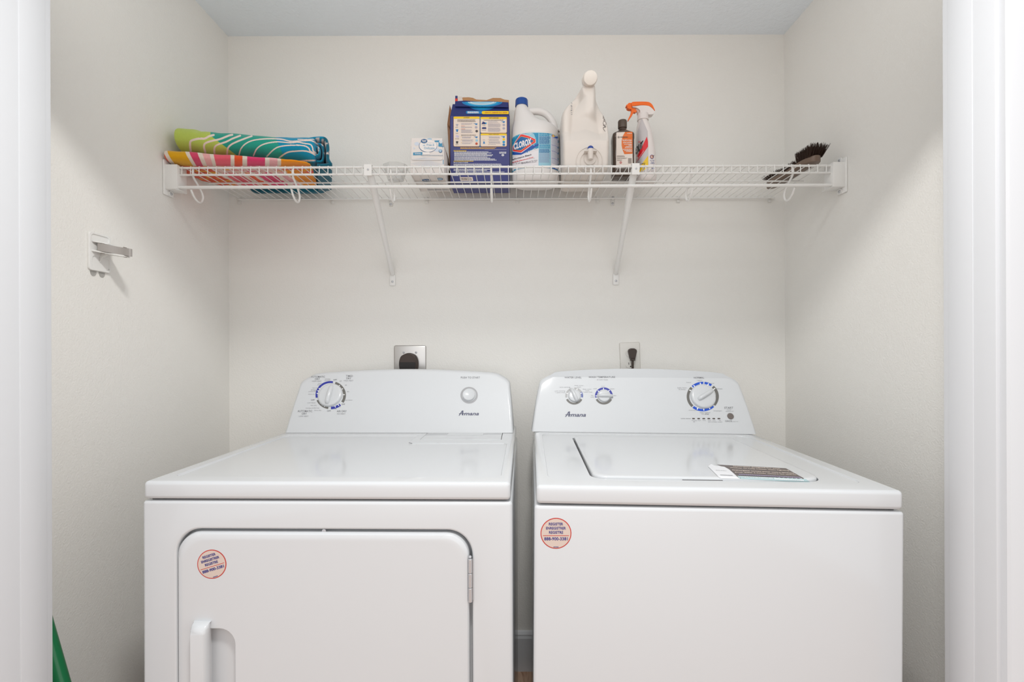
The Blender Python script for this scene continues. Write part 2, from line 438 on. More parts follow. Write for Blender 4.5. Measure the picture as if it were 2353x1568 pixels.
def register_sticker(pr_target, root, cx, cy, r, rot, nm='registration_sticker', foil=(219, 205, 196)):
    m1 = mat('sticker_foil', rgb(*foil), 0.22, metal=0.35, coat=.4); m2 = ink('sticker_red', 190, 62, 55, .3); m3 = ink('sticker_navy', 58, 58, 130)
    p = Print(pr_target, [m1, m2]); p.disc(cx, cy, r, r, m2, 0, 48); p.disc(cx, cy, r * .94, r * .94, m1, 1, 48)
    c, s = math.cos(math.radians(rot)), math.sin(math.radians(rot))
    def tr(x, y): return (cx + r * (x * c + y * s), cy + r * (-x * s + y * c))
    p.poly([tr(-.84, .13), tr(.84, .13), tr(.84, .165), tr(-.84, .165)], m2, 2)
    st = p.done(nm, root, 'round foil sticker with red rim and blue lettering')
    p = Print(pr_target, [m3])
    for t, x0, x1, y0, y1, bd in (('REGISTER', -.46, .46, -.70, -.52, .02), ('ENREGISTRER', -.64, .64, -.43, -.25, .02), ('REGISTRE', -.45, .46, -.16, .02, .02), ('888-900-3381', -.76, .76, .24, .45, .02)):
        p.qtext(t, [tr(x0, y0), tr(x1, y0), tr(x1, y1), tr(x0, y1)], m3, 3, bd)
    for k in range(5): p.poly([tr(-.16 + k * .068, .85), tr(-.11 + k * .068, .85), tr(-.11 + k * .068, .90), tr(-.16 + k * .068, .90)], m3, 3)
    p.done('sticker_lettering', st)

class legends:
    """the printed words beside each dial or button, one print per control"""
    def __init__(s, con, cuts): s.cuts = cuts; s.con = con; s.p = [Print(con, [INK_G, INK_L]) for _ in range(len(cuts) + 1)]
    def __call__(s, t, x0, y0, x1, y1, m):
        k = sum((x0 + x1) / 2 > c for c in s.cuts); s.p[k].text(t, x0, y0, x1, y1, (INK_G, INK_L)[m], 1, .004 if m == 0 else .0)
    def done(s):
        for p in s.p: p.done('legend_lettering', s.con)

# ---------------------------------------------------------------- dryer
DW, DD, DZ, DLIP = .743, .69, .899, .036
MD = Matrix.Translation((-.3745, .927, 0)) @ Matrix.Rotation(-.0216, 4, 'Z')
dryer = thing('clothes_dryer', 'white front-loading clothes dryer standing left of the washer, door hinged on the right', 'dryer', MD)
cab, top = appliance_shell(dryer, DW, DD, DZ, DLIP)
dx0, dx1, dz1, dz0 = -DW / 2 + .070, DW / 2 - .080, .8035, .235
bm = B(); prism(bm, rrect(dx0, dx1, dz0, dz1, .05, 12), lambda x, z: Vector((x, -.01, z)), lambda x, z: Vector((x, .022, z)))
cut(cab, [bm])
bm = B(); prism(bm, [(-DW / 2 + .035, .05), (-DW / 2 + .045, .04), (DW / 2 - .035, .04), (DW / 2 - .025, .05), (DW / 2 - .025, .377), (DW / 2 - .033, .385), (.080, .385), (.0685, .396), (.0685, .50), (-DW / 2 + .045, .50), (-DW / 2 + .035, .49)], lambda x, y: Vector((x, y, DZ - .0035)), lambda x, y: Vector((x, y, DZ + .01)))
bm2 = B(); prism(bm2, rrect(.145, DW / 2 - .02, .475, .56, .01, 4), lambda x, y: Vector((x, y, DZ - .0035)), lambda x, y: Vector((x, y, DZ + .01)))
cut(top, [bm])
top.modifiers['bevel'].width = .0022
# lint screen lid
bm = B(); box(bm, .0935, .3277, .430, .536, DZ - .001, DZ + .0011, .0008, 2); lid = obj('lint_lid', bm, M_ENAMEL, dryer)
bm = B(); box(bm, .3277, .3290, .434, .535, DZ - .001, DZ + .0006); obj('lid_gap', bm, M_GAP, lid)
bm = B(); box(bm, .0925, .0935, .434, .535, DZ - .001, DZ + .0005); obj('lid_gap', bm, M_GAP, lid)
bm = B(); box(bm, .160, .27, .492, .536, DZ + .0010, DZ + .0017, .0003, 1); obj('finger_recess', bm, M_ENAMEL, lid)
# door
bm = B()
poly = rrect(dx0 + .003, dx1 - .006, dz0 + .004, dz1 - .0055, .046, 12)
cxd, czd = (dx0 + dx1) / 2, (dz0 + dz1) / 2
rings = []
for k, y in ((0, .020), (0, .004), (.0012, -.0005), (.0035, -.003), (.008, -.0042), (.014, -.0045), (.017, -.0045)):
    rings.append([bm.verts.new(Vector((x + (-k if x > cxd else k), y, z + (-k if z > czd else k)))) for x, z in poly])
skin(bm, rings)
door = obj('door', bm, M_ENAMEL, dryer, angle=50)
hx0 = -DW / 2 + .1095                               # handle pocket
bm = B()
prism(bm, rrect(hx0 + .022, hx0 + .083, .36, .613, .03, 10, [.03, .032, .002, .002]), lambda x, z: Vector((x, -.02, z)), lambda x, z: Vector((x + (-.004 if x > hx0 + .05 else 0), .012, z + (-.012 if z > .5 else .012))))
cut(door, [bm])
door.modifiers.clear()
md = door.modifiers.new('bevel', 'BEVEL'); md.width = .003; md.segments = 3; md.limit_method = 'ANGLE'; md.angle_limit = math.radians(50); md.harden_normals = True
bm = B()
secs = []
for z, o in ((.623, .0), (.6225, -.008), (.619, -.0155), (.613, -.0195), (.605, -.021), (.40, -.021), (.385, -.018), (.375, -.008), (.372, .0)):
    secs.append([bm.verts.new(v) for v in (Vector((hx0 - .002, 0, z)), Vector((hx0 - .001, -.004, z)), Vector((hx0 + .002, -.004 + o * .75, z)), Vector((hx0 + .006, -.004 + o, z)), Vector((hx0 + .030, -.004 + o, z)),
                  Vector((hx0 + .0335, -.003 + o * .85, z)), Vector((hx0 + .034, -.003 + o * .4, z)), Vector((hx0 + .030, 0, z)))])
skin(bm, secs)
obj('door_handle', bm, M_ENAMEL, door, angle=45)
# hinge between door and cabinet
for zc in (.707, .300):
    bm = B()
    for i in range(3): lathe(bm, [(.0001, -.0138), (.0035, -.0138), (.004, -.0132), (.004, .0132), (.0035, .0138), (.0001, .0138)], Matrix.Translation((dx1 - .0035, -.004, zc + (i - 1) * .0285)), 16)
    box(bm, dx1 - .009, dx1 - .0075, -.001, .01, zc - .04, zc + .04); box(bm, dx1 + .0008, dx1 + .0018, -.001, .01, zc - .04, zc + .04)
    lathe(bm, [(.0001, .043), (.002, .0435), (.0032, .046), (.002, .0485), (.0001, .049)], Matrix.Translation((dx1 - .0035, -.004, zc)), 12)
    obj('hinge', bm, M_CHROME, door)
bm = B(); lathe(bm, [(.0045, 0), (.004, .0015), (.0015, .0022), (.0001, .0018)], Matrix.Translation((-.0055, .0055, dz1 - .0045)) @ Matrix.Rotation(PI / 2, 4, 'X'), 16); obj('screw', bm, M_CHROME, door)
register_sticker(door, dryer, 487, 1297, 33.5, 17)
con = console(dryer, -.3615, .3615, .0155, .539, .665, DZ + .0005, .194, .098)
bm = B(); box(bm, -.34, .34, .546, .66, DZ - .006, DZ + .004); obj('console_base', bm, M_GAP, dryer, label='dark seam under the control panel')
LEG = legends(con, (900,))
for t, x0, x1, y0, y1, m in (
    ('AUTOMATIC', 715, 747, 864.2, 868.4, 0), ('DRY', 724, 735, 869.4, 873.6, 0), ('HIGH HEAT', 717, 739, 875, 878, 1), ('wrinkle', 747, 759, 870.2, 872.8, 1), ('prevent', 746, 759, 873.8, 876.8, 1),
    ('OFF', 766, 774.3, 871.8, 874.9, 0), ('TIMED', 795, 811, 862.6, 866.6, 0), ('DRY', 796, 807, 868, 872, 0), ('HIGH HEAT', 790, 812, 873.8, 876.8, 1), ('60', 780.6, 785.4, 874.8, 877.4, 1),
    ('cool', 731, 738.5, 880.2, 882.6, 1), ('down', 729.4, 738.5, 883.3, 885.8, 1), ('less dry', 718.6, 731, 890.8, 894, 1), ('energy', 714.6, 726.7, 895.8, 898.6, 1), ('preferred', 709.4, 726.3, 898.8, 902, 1),
    ('more dry', 708.3, 724, 905, 908.2, 1), ('40', 792.7, 797, 884.3, 887, 1), ('20', 797.2, 801.8, 899.2, 902, 1), ('cool down', 791.6, 810.3, 918.6, 921.1, 1), ('OFF', 785.3, 793, 928, 931, 0),
    ('20', 778.4, 782.5, 933.8, 936.4, 1), ('10', 769.6, 773, 939.2, 941.6, 1), ('OFF', 714.5, 723, 918.2, 921.2, 0), ('cool down', 706, 725, 924.7, 927.2, 1), ('less dry', 714.2, 727.8, 930.8, 934, 1),
    ('energy preferred', 702.5, 733.3, 936.8, 940, 1), ('more dry', 722.3, 738.4, 942.3, 945.4, 1), ('OFF', 751.5, 760, 943.3, 946.4, 0), ('AUTOMATIC', 684, 717.6, 943, 947.6, 0), ('DRY', 694, 705, 949, 953.4, 0),
    ('LOW HEAT', 687, 709, 955.4, 958.8, 1), ('AIR DRY', 774, 796.7, 943.5, 947.7, 0), ('NO HEAT', 774.5, 793.8, 949.8, 953.2, 1), ('PUSH TO START', 1059, 1103, 866, 870.4, 0)):
    LEG(t, x0, y0, x1, y1, m)
LEG.done()
def logo(pr, x0, x1, y0, y1, parent):
    w, h = x1 - x0, y1 - y0; m = INK_LOGO
    q = lambda *a: [(x0 + u * w, y0 + v * h) for u, v in a]
    pr.poly(q((.16, .02), (.235, .0), (.225, .95), (.155, .95), (.17, .28), (.045, 1.0), (0, 1.0)), m, 1)
    pr.poly(q((.02, .56), (.27, .56), (.27, .66), (.01, .66)), m, 2)
    vx = .255
    pr.text('mana', x0 + vx * w, y0 + .47 * h, x1, y0 + .97 * h, m, 1, .022, .35)
    pr.poly(q((.2, .56), (.34, .56), (.33, .66), (.2, .66)), m, 2)
    pr.done('logo_lettering', parent, 'slanted slate-coloured script logo')
logo(Print(con, [INK_LOGO]), 1054, 1100.5, 944, 955.4, con)
pr = Print(con, [INK_B, INK_DG, INK_W, M_STEEL])
cx, cy, rx, ry = 760, 908.6, 35, 32.4
pr.arc(cx, cy, rx, ry, 81, 191, .865, INK_B); pr.arc(cx, cy, rx, ry, -33, 71, .825, INK_DG); pr.arc(cx, cy, rx, ry, -89, -47, .82, INK_B); pr.arc(cx, cy, rx, ry, -158, -100, .82, INK_DG)
for a in (50, 30, 2, -54, -70, -128, -117, -140, 148, 160, 172):
    t = math.radians(a); pr.line([(cx + rx * q * math.cos(t), cy - ry * q * math.sin(t)) for q in (.80, .93)], 1.7, INK_W, 1)
pr.done('dial_markings', con, 'blue and grey ring segments round the dial')
RG = ink('ring_grey', 158, 158, 160, .4); pr = Print(con, [RG]); pr.arc(1078, 908.8, 20, 19.2, 0, 360, .78, RG); pr.done('button_ring', con, 'grey ring round the button')
kp = Print(con, [INK_W])
dial(kp, dryer, 759.3, 908.8, 27.3, 86, .0135, name='timer_knob')
M, mpp = knob_frame(kp, 1078, 908.8); r = 14.6 * mpp
bm = B(); lathe(bm, [(r * 1.1, 0), (r * 1.1, .002), (r, .003), (r * .98, .009), (r * .9, .0105), (r * .78, .0098), (r * .4, .0078), (.0001, .007)], M, 40); obj('start_button', bm, M_KNOB, dryer)

# ---------------------------------------------------------------- washer
WW, WD, WZ, WLIP = .690, .66, .8945, .036
MWM = Matrix.Translation((.376, .881, 0)) @ Matrix.Rotation(-.036, 4, 'Z') @ Matrix.Rotation(.009, 4, 'Y')
MWM = Matrix.Translation((0, 0, .0032)) @ MWM
washer = thing('washing_machine', 'white top-loading washing machine standing right of the dryer, lid closed', 'washing machine', MWM)
cab, top = appliance_shell(washer, WW, WD, WZ, WLIP)
bm = B(); prism(bm, rrect(-WW / 2 + .028, WW / 2 - .04, .045, .55, .03, 6), lambda x, y: Vector((x, y, WZ - .003)), lambda x, y: Vector((x, y, WZ + .01)))
bm2 = B(); prism(bm2, rrect(-.228, .243, .062, .505, .03, 8, [.045, .012, .012, .03]), lambda x, y: Vector((x, y, WZ - .016)), lambda x, y: Vector((x, y, WZ + .01)))
cut(top, [bm, bm2]); top.modifiers['bevel'].width = .0022
bm = B(); pl = rrect(-.2235, .2405, .0645, .503, .03, 8, [.043, .011, .011, .028]); rings = []
for k, z in ((0, -.015), (0, -.0015), (.001, .0005), (.003, .0018), (.007, .0024), (.010, .0024)):
    rings.append([bm.verts.new(Vector((x + (-k if x > 0 else k), y + (-k if y > .25 else k), WZ + z))) for x, y in pl])
skin(bm, rings); lid = obj('lid', bm, M_ENAMEL, washer, angle=50)
bm = B(); box(bm, -.045, .035, .0612, .0640, WZ - .006, WZ - .0026); obj('finger_gap_shade', bm, M_GAP, lid)  # dark bar, the shade of the finger gap put in as colour
bm = B(); pl = rrect(-.2278, .2428, .0622, .5048, .03, 8, [.043, .011, .011, .028]); prism(bm, pl, lambda x, y: Vector((x, y, WZ - .0155)), lambda x, y: Vector((x, y, WZ - .0125))); obj('lid_gap_sheet', bm, M_GAP, top)  # dark sheet under the lid, seen in the gap round it
# care label on the lid
m_br = ink('label_brown', 92, 82, 80, .35); m_te = ink('label_teal', 168, 190, 192, .35); m_wh = ink('label_white', 224, 225, 228, .3); m_te2 = ink('label_text', 232, 214, 200); m_pu = ink('label_mauve', 150, 140, 168)
pr = Print(lid, [m_br, m_te, m_wh, m_te2, m_pu, INK_L], maxlen=5, lift=.0002, jump=.09)
q = lambda x, y: (1620 + x / 9.05, 1050 + y / 9.05)
pr.poly([q(245, 165), q(1680, 240), q(2180, 520), q(2150, 535), q(725, 462), q(500, 280), q(440, 235)], m_br, 0)
pr.poly([q(672, 400), q(2095, 468), q(2178, 522), q(2150, 535), q(725, 462)], m_te, 1)
pr.poly([q(60, 205), q(130, 158), q(200, 190), q(400, 215), q(500, 270), q(715, 462), q(340, 455), q(290, 435)], m_wh, 2)
pr.qtext('Detergent designed for your', [q(580, 197), q(1555, 250), q(1580, 270), q(600, 218)], m_te2, 3, .02)
pr.qtext('washer to help better stain fighting', [q(508, 228), q(1735, 292), q(1760, 313), q(530, 246)], m_te2, 3, .02)
pr.qtext('Détergent conçu pour votre laveuse', [q(560, 278), q(1840, 345), q(1870, 368), q(585, 300)], m_te2, 3, .02)
pr.qtext('pour aider à lutter contre les taches', [q(612, 318), q(1885, 380), q(1910, 398), q(635, 340)], m_te2, 3, .02)
for k in range(28):
    u = k / 28; x = 690 + 1290 * u; y = 368 + 65 * u; pr.poly([q(x, y), q(x + 36, y + 2), q(x + 62, y + 22), q(x + 26, y + 20)], m_pu, 3)
pr.qtext('GET YOUR OFFER AT', [q(770, 422), q(1400, 452), q(1430, 472), q(800, 442)], m_wh, 3, .02)
for k in range(16):
    u = k / 16; x = 1430 + 610 * u; y = 455 + 32 * u; pr.poly([q(x, y), q(x + 30, y + 2), q(x + 55, y + 20), q(x + 25, y + 18)], m_wh, 3)
pr.qtext('SWASH', [q(220, 285), q(440, 296), q(448, 308), q(228, 297)], INK_L, 3)
pr.poly([q(310, 382), q(565, 393), q(590, 407), q(325, 395)], INK_L, 3)
pr.done('care_label', lid, 'brown and teal paper label on the lid')
register_sticker(cab, washer, 1277.5, 1226, 35.5, 0)
con = console(washer, -.349, .349, .029, .577, .650, WZ + .0005, .196, .085)
bm = B(); box(bm, -.33, .33, .584, .645, WZ - .006, WZ + .004); obj('console_base', bm, M_GAP, washer, label='dark seam under the control panel')
LEG = legends(con, (1337.5, 1425, 1662))
for t, x0, x1, y0, y1, m in (
    ('WATER LEVEL', 1297, 1336.3, 866, 870, 0), ('WASH TEMPERATURE', 1352.3, 1413.5, 865, 869, 0), ('all cold rinses', 1371.3, 1396.6, 871.6, 874.4, 1), ('deep water', 1319.6, 1341, 885.2, 888, 1), ('wash', 1326, 1335, 888.8, 891, 1),
    ('auto sensing', 1286, 1310, 889, 892, 1), ('auto sensing', 1274.5, 1298.7, 897.8, 900.6, 1), ('+ extra rinse', 1275.3, 1298, 901.5, 903.6, 1), ('deep water', 1338.7, 1359.6, 893.6, 896.3, 1), ('wash', 1344.6, 1354, 897.1, 899.3, 1),
    ('+ extra rinse', 1339, 1360.7, 900.4, 902.8, 1), ('cold', 1363.3, 1371, 892.2, 894.6, 1), ('cool', 1381.2, 1389, 886.8, 889, 1), ('warm', 1401.8, 1411.7, 893.4, 895.4, 1), ('hot', 1410.6, 1416, 908.5, 910.9, 1), ('tap', 1357.8, 1363.6, 908.2, 910.8, 1),
    ('cold', 1357, 1364.7, 911.7, 914.1, 1), ('NORMAL', 1594, 1618, 866.4, 870.4, 0), ('regular', 1601.2, 1614.2, 873.2, 876.2, 1), ('heavy', 1577, 1588, 878, 881, 1), ('casual', 1628.8, 1640.6, 879.9, 882.3, 1), ('bulky items', 1556.5, 1577.7, 890.4, 893.7, 1),
    ('& sheets', 1559.5, 1575.6, 894.1, 896.6, 1), ('delicate', 1645.2, 1659.8, 892.4, 895.2, 1), ('drain/spin', 1582.3, 1600.8, 942, 945, 1), ('rinse/spin', 1639.3, 1658.5, 943.4, 946.4, 1), ('clean washer', 1607.7, 1632.6, 947.2, 949.8, 1),
    ('with', 1611.4, 1618, 950.7, 952.9, 1), ('affresh', 1619.6, 1628.8, 950.4, 953.4, 0), ('cycle status', 1564.3, 1586.8, 961, 963.9, 0), ('START', 1664.4, 1684.7, 935.4, 940, 0), ('PAUSE', 1670.5, 1680, 941.4, 943.2, 1), ('UNLOCK LID', 1667, 1685.4, 944.6, 946.8, 1),
    ('CANCEL', 1666, 1682.7, 966.4, 970, 0), ('hold 3 sec', 1684, 1696, 968.2, 970.2, 1), ('sensing', 1589, 1600.5, 965.6, 968.2, 1), ('fill', 1593, 1596.6, 968.7, 970.9, 1), ('wash', 1602.5, 1610, 965.6, 967.6, 1), ('rinse', 1614.5, 1621.5, 965.6, 967.6, 1),
    ('final', 1626.6, 1633, 965.6, 967.8, 1), ('spin', 1627, 1633, 969, 971.6, 1), ('cycle', 1637, 1644, 965.6, 968.2, 1), ('complete', 1634.5, 1647.5, 969, 971.6, 1), ('lid', 1652, 1656, 965.6, 967.8, 1), ('locked', 1649.5, 1659, 969, 971.2, 1)):
    LEG(t, x0, y0, x1, y1, m)
LEG.done()
logo(Print(con, [INK_LOGO]), 1298.4, 1346.4, 946, 958.6, con)
DMM = [INK_B, INK_DG, INK_W, INK_LG, INK_MB, INK_BB]
pr = Print(con, DMM)
def DM(): pr.done('dial_markings', con, 'coloured ring segments round a dial')
def ticks(cx, cy, rx, ry, angs, q0=.74, q1=.93, wd=1.8):
    for a in angs:
        t = math.radians(a); pr.line([(cx + rx * q * math.cos(t), cy - ry * q * math.sin(t)) for q in (q0, q1)], wd, INK_W, 1)
cx, cy, rx, ry = 1319.4, 910.5, 20.5, 19.8
pr.arc(cx, cy, rx, ry, 112, 191, .77, INK_LG); pr.arc(cx, cy, rx, ry, 30, 89, .77, INK_LG); pr.arc(cx, cy, rx, ry, -10, 30, .77, INK_MB); pr.arc(cx, cy, rx, ry, 205, 335, .77, INK_DG); ticks(cx, cy, rx, ry, (160, 68, 22))
DM(); pr = Print(con, DMM)
cx, cy, rx, ry = 1387.6, 910.4, 20.6, 19.7
pr.arc(cx, cy, rx, ry, 5, 191, .77, INK_B); pr.arc(cx, cy, rx, ry, -11, 5, .77, INK_DG); pr.arc(cx, cy, rx, ry, 205, 335, .77, INK_DG); ticks(cx, cy, rx, ry, (180, 138, 93, 47))
DM(); pr = Print(con, DMM)
cx, cy, rx, ry = 1614.8, 911.7, 37, 34
pr.arc(cx, cy, rx, ry, 88, 134, .85, INK_BB); pr.arc(cx, cy, rx, ry, 55, 83.5, .85, INK_BB); pr.arc(cx, cy, rx, ry, -39, 47, .82, INK_DG); pr.arc(cx, cy, rx, ry, -130, -45, .84, INK_BB); pr.arc(cx, cy, rx, ry, 139, 226, .83, INK_DG)
ticks(cx, cy, rx, ry, (127, 100, 68, 36, 152, -62, -86, -112), .80, .95, 2.2)
DM()
kp = Print(con, [INK_W])
for px in (1593.6, 1605.3, 1617, 1628.6, 1640, 1651.8):
    M, mpp = knob_frame(kp, px, 962.5)
    bm = B(); prism(bm, rrect(-3.1 * mpp, 3.1 * mpp, -1.2 * mpp, 1.2 * mpp, 1.1 * mpp, 4), lambda x, y: M @ Vector((x, y, 0)), lambda x, y: M @ Vector((x, y, .001))); obj('status_light', bm, M_BROWNP, washer)
def rk(px, py, r, ang, g=None, nm='dial_knob', h=.0115):
    M, mpp = knob_frame(kp, px, py); dial(kp, washer, px, py, r, ang, h, tuple(x * mpp for x in g), nm)
rk(1319.8, 910.8, 13.8, 112, (19, 14.5, 4.0), 'water_level_knob'); rk(1387.6, 910.9, 14.0, -1, (20.5, 15, 4.0), 'temperature_knob'); rk(1615.4, 911.9, 28.4, 31, (27, 18, 4.6), 'cycle_knob', .0135)
M, mpp = knob_frame(kp, 1678.3, 957); r = 7.3 * mpp
bm = B(); lathe(bm, [(r, 0), (r, .002), (r * .9, .003), (.0001, .0033)], M, 32); obj('start_button', bm, mat('button_grey', rgb(112, 104, 100), .35), washer, label='dark grey round button')

# ================================================================== WIRE SHELF
HD = .548; ZD = CAMZ + HD                       # top of the shelf deck
SF, SB = 1.389, 1.683                           # front and back of the shelf
SX0, SX1 = -.988, .944
shelf = thing('wire_shelf', 'white wire shelf with a hanging rod, spanning the closet above the dryer and washer', 'shelf', Matrix.Translation((0, YB, ZD)))
MW_S = shelf.matrix_world.copy()
def LS(p): return Vector(p) - Vector((0, YB, ZD))
def wire(name, pts, r, seg=8, parent=shelf):
    bm = B(); tube(bm, [LS(p) for p in pts], r, seg); return obj(name, bm, M_WIRE, parent, angle=60)
wire('front_rail', [(SX0 - .012, SF, ZD - .0045), (SX1 + .012, SF, ZD - .0045)], .0032, 10)
wire('lower_rail', [(SX0 - .012, SF, ZD - .0255), (SX1 + .012, SF, ZD - .0255)], .0030, 10)
wire('middle_rail', [(SX0, 1.516, ZD - .0045), (SX1, 1.516, ZD - .0045)], .0026, 8)
wire('back_rail', [(SX0, SB, ZD - .0045), (SX1, SB, ZD - .0045)], .0028, 8)
wire('hanging_rod', [(SX0 - .012, SF - .004, CAMZ + .484), (SX1 + .012, SF - .004, CAMZ + .484)], .0047, 14)
n = 76
for i in range(n):
    x = -.9825 + i * (.9300 + .9825) / (n - 1)
    r = .0013
    wire('deck_wire', [(x, SB, ZD - r), (x, SF - .0015, ZD - r), (x, SF - .0043, ZD - .0028), (x, SF - .0046, ZD - .006), (x, SF - .0046, ZD - .027)], r, 5)
for px in (442, 672, 898, 1130, 1360, 1592, 1826):
    # rod hook: clips over the rails, swings back and cradles the rod
    X = (px - CX) / 772
    pts = [(X, SF + .004, ZD + .0), (X, SF + .0055, ZD - .004), (X, SF + .0055, ZD - .027), (X, SF + .022, ZD - .042), (X, SF + .044, ZD - .062), (X, SF + .050, ZD - .078), (X, SF + .042, ZD - .0935), (X, SF + .026, ZD - .0965), (X, SF + .010, ZD - .088), (X, SF - .004, ZD - .0705)]
    wire('rod_hook', catmull(pts, 4), .0031, 8)
# wall clips along the back rail
def screw(bm_parent, loc, nrm, r=.0042, parent=None):
    bm = B(); q = Vector(nrm).to_track_quat('Z', 'Y').to_matrix().to_4x4()
    lathe(bm, [(r, 0), (r, .0008), (r * .75, .002), (r * .35, .0024), (r * .3, .0014), (.0001, .0012)], Matrix.Translation(loc) @ q, 14)
    return obj('screw', bm, M_CHROME, parent)
pale = mat('clip_plastic', rgb(226, 225, 221), .35)
for i, px in enumerate((545, 762, 980, 1190, 1376, 1563, 1775)):
    X = (px - CX) / 640
    bm = B(); box(bm, -.005, .005, -.011, 0, .000, .010, .002, 2); box(bm, -.0065, .0065, -.004, 0, -.012, .012, .0015, 2)
    lathe(bm, [(.0001, 0), (.005, 0), (.005, .0055), (.003, .0062), (.0001, .0062)], Matrix.Translation((0, 0, -.006)) @ Matrix.Rotation(PI / 2, 4, 'X'), 12)
    names = ('under the towels at the left end', 'right of the towels', 'behind the fabric softener box', 'under the bleach jug', 'right of the big white jug', 'right of the spray bottle', 'nearest the scrub brush')
    c = obj('shelf_wall_clip', bm, pale); c.location = (X, YB, ZD - .007); MW[c.name] = Matrix()
    tag(c, 'white clip holding the shelf back rail, ' + names[i], 'clip', 'wall clips along the back rail')
for (px, s, nm) in ((897, -1, 'left'), (1411, 1, 'right')):
    X = (px - CX) / 640
    t = thing('shelf_rail_bracket', 'screwed white saddle bracket on the wall under the shelf, %s one of two' % nm, 'bracket', Matrix.Translation((X, YB, ZD - .012)), 'screwed saddle brackets')
    bm = B(); box(bm, -.0065, .0065, -.003, 0, -.016, .016, .002, 2); box(bm, -.004, .004, -.012, -.002, .002, .008, .001, 1); obj('plate', bm, pale, t)
    screw(None, (0, -.003, -.009), (0, -1, 0), .0045, t)
    if s > 0: screw(None, (.001, -.003, .0135), (0, -1, 0), .004, t)
# end brackets on the side walls
for s, xw, nm in ((-1, XL, 'left'), (1, XR, 'right')):
    t = thing('shelf_end_bracket', 'white plastic shelf end bracket screwed to the %s wall' % nm, 'bracket', Matrix.Translation((xw, SF, ZD - .035)), 'shelf end brackets')
    a, b = sorted((0, -s * .0055)); bm = B(); box(bm, a, b, -.016, .024, -.052, .052, .0025, 2); obj('wall_plate', bm, M_WIRE, t, angle=40)
    xa, xb = sorted((0, -s * .0405))
    bm = B(); box(bm, xa, xb, -.012, .030, -.036, .0375, .0018, 2)
    hx = sorted((-s * .0385, -s * .06))
    hc = B(); box(hc, hx[0], hx[1], -.0095, .07, -.0335, .05)
    cu = obj('cup', bm, M_WIRE, t, angle=40)
    bm = B(); xe = sorted((-s * .036, -s * .047)); 
    sheet(bm, [(xe[0], .030, -.0365), (xe[1], .022, -.0365), (xe[1], -.006, -.0365), (xe[0], -.012, -.0365)], .0015)
    obj('lip', bm, M_WIRE, t, smooth=False)
    for zc in ((-.044, .049) if s > 0 else (-.044,)):
        bm = B(); lathe(bm, [(.0001, 0), (.0085, 0), (.0085, .004), (.0001, .004)], Matrix.Translation((-s * .0045, .008, zc)) @ Matrix.Rotation(-s * PI / 2, 4, 'Y'), 18)
        obj('screw_boss', bm, M_WIRE, t)
    screw(None, (-s * .0085, .008, -.044), (-s, -.0, 0), .0048, t)
    if s > 0: screw(None, (-s * .0085, .008, .049), (-s, 0, 0), .0048, t)
# diagonal braces
for X0, X1, nm in ((-.43, -.4376, 'left'), (.364, .372, 'right')):
    p0 = Vector((X0, SF + .006, ZD - .010)); p1 = Vector((X1, YB - .006, CAMZ + .272))
    t = thing('shelf_brace', 'white diagonal shelf brace running from the front rail down to the back wall, %s one' % nm, 'brace', Matrix.Translation((X1, YB, CAMZ + .262)), 'diagonal shelf braces')
    O = Vector((X1, YB, CAMZ + .262))
    bm = B(); rings = []
    N = 14; d = (p1 - p0).normalized(); up = Vector((1, 0, 0)).cross(d).normalized()
    for k in range(N + 1):
        u = k / N; c = p0.lerp(p1, u) - O; hw = .0105 - .0035 * min(1, u * 1.2); dp = .003 + .007 * min(1, u * 5) * (1 if u < .93 else max(.25, (1 - u) / .07))
        rings.append([bm.verts.new(c + Vector((x * hw, 0, 0)) + up * (y * dp)) for x, y in ((-1, 1), (-1, -.1), (-.75, -.75), (0, -1), (.75, -.75), (1, -.1), (1, 1), (0, .4))])
    skin(bm, rings); st = obj('strut', bm, M_WIRE, t, angle=60)
    bm = B(); box(bm, -.0105, .0105, -.004, -.0015, -.030, .010, .0015, 2); obj('foot_plate', bm, M_WIRE, t)
    screw(None, (0, -.004, -.0155), (0, -1, 0), .0042, t)
    q = p0 - O
    bm = B(); box(bm, q.x - .0115, q.x + .0115, q.y - .0135, q.y - .0118, q.z - .0215, q.z + .0115, .0006, 1); box(bm, q.x - .0115, q.x + .0115, q.y - .0135, q.y + .004, q.z + .0105, q.z + .0122, .0004, 1)
    obj('rail_tab', bm, M_WIRE, t)
    screw(None, (q.x + .001, q.y - .0135, q.z - .004), (0, -1, 0), .003, t)

# ================================================================== WALL THINGS
# steel outlet plate and the dryer plug
t = thing('dryer_outlet', 'square steel wall plate with the dryer outlet, behind the dryer control panel', 'outlet', Matrix.Translation((-.3745, YB, 1.118)))
bm = B(); box(bm, -.0575, .0575, -.0075, 0, -.058, .058, .0055, 2)
pl = obj('wall_plate', bm, M_STEEL, t, angle=25)
for sx in (-.0225, .0225): screw(None, (sx, -.0075, .033), (0, -1, 0), .004, t)
bm = B(); lathe(bm, [(.030, 0), (.030, .004), (.028, .006), (.0001, .006)], Matrix.Translation((0, -.0075, -.002)) @ Matrix.Rotation(PI / 2, 4, 'X'), 32); obj('receptacle', bm, M_BLACK, t)
t = thing('dryer_plug', 'dark brown round-topped dryer plug in the steel outlet plate', 'plug', Matrix.Translation((-.3745, YB - .0135, 1.118)))
out = catmull([(-.030, -.034, 0), (-.033, -.012, 0), (-.031, .008, 0), (-.022, .024, 0), (0, .031, 0), (.022, .024, 0), (.031, .008, 0), (.033, -.012, 0), (.030, -.034, 0)], 4)
bm = B()
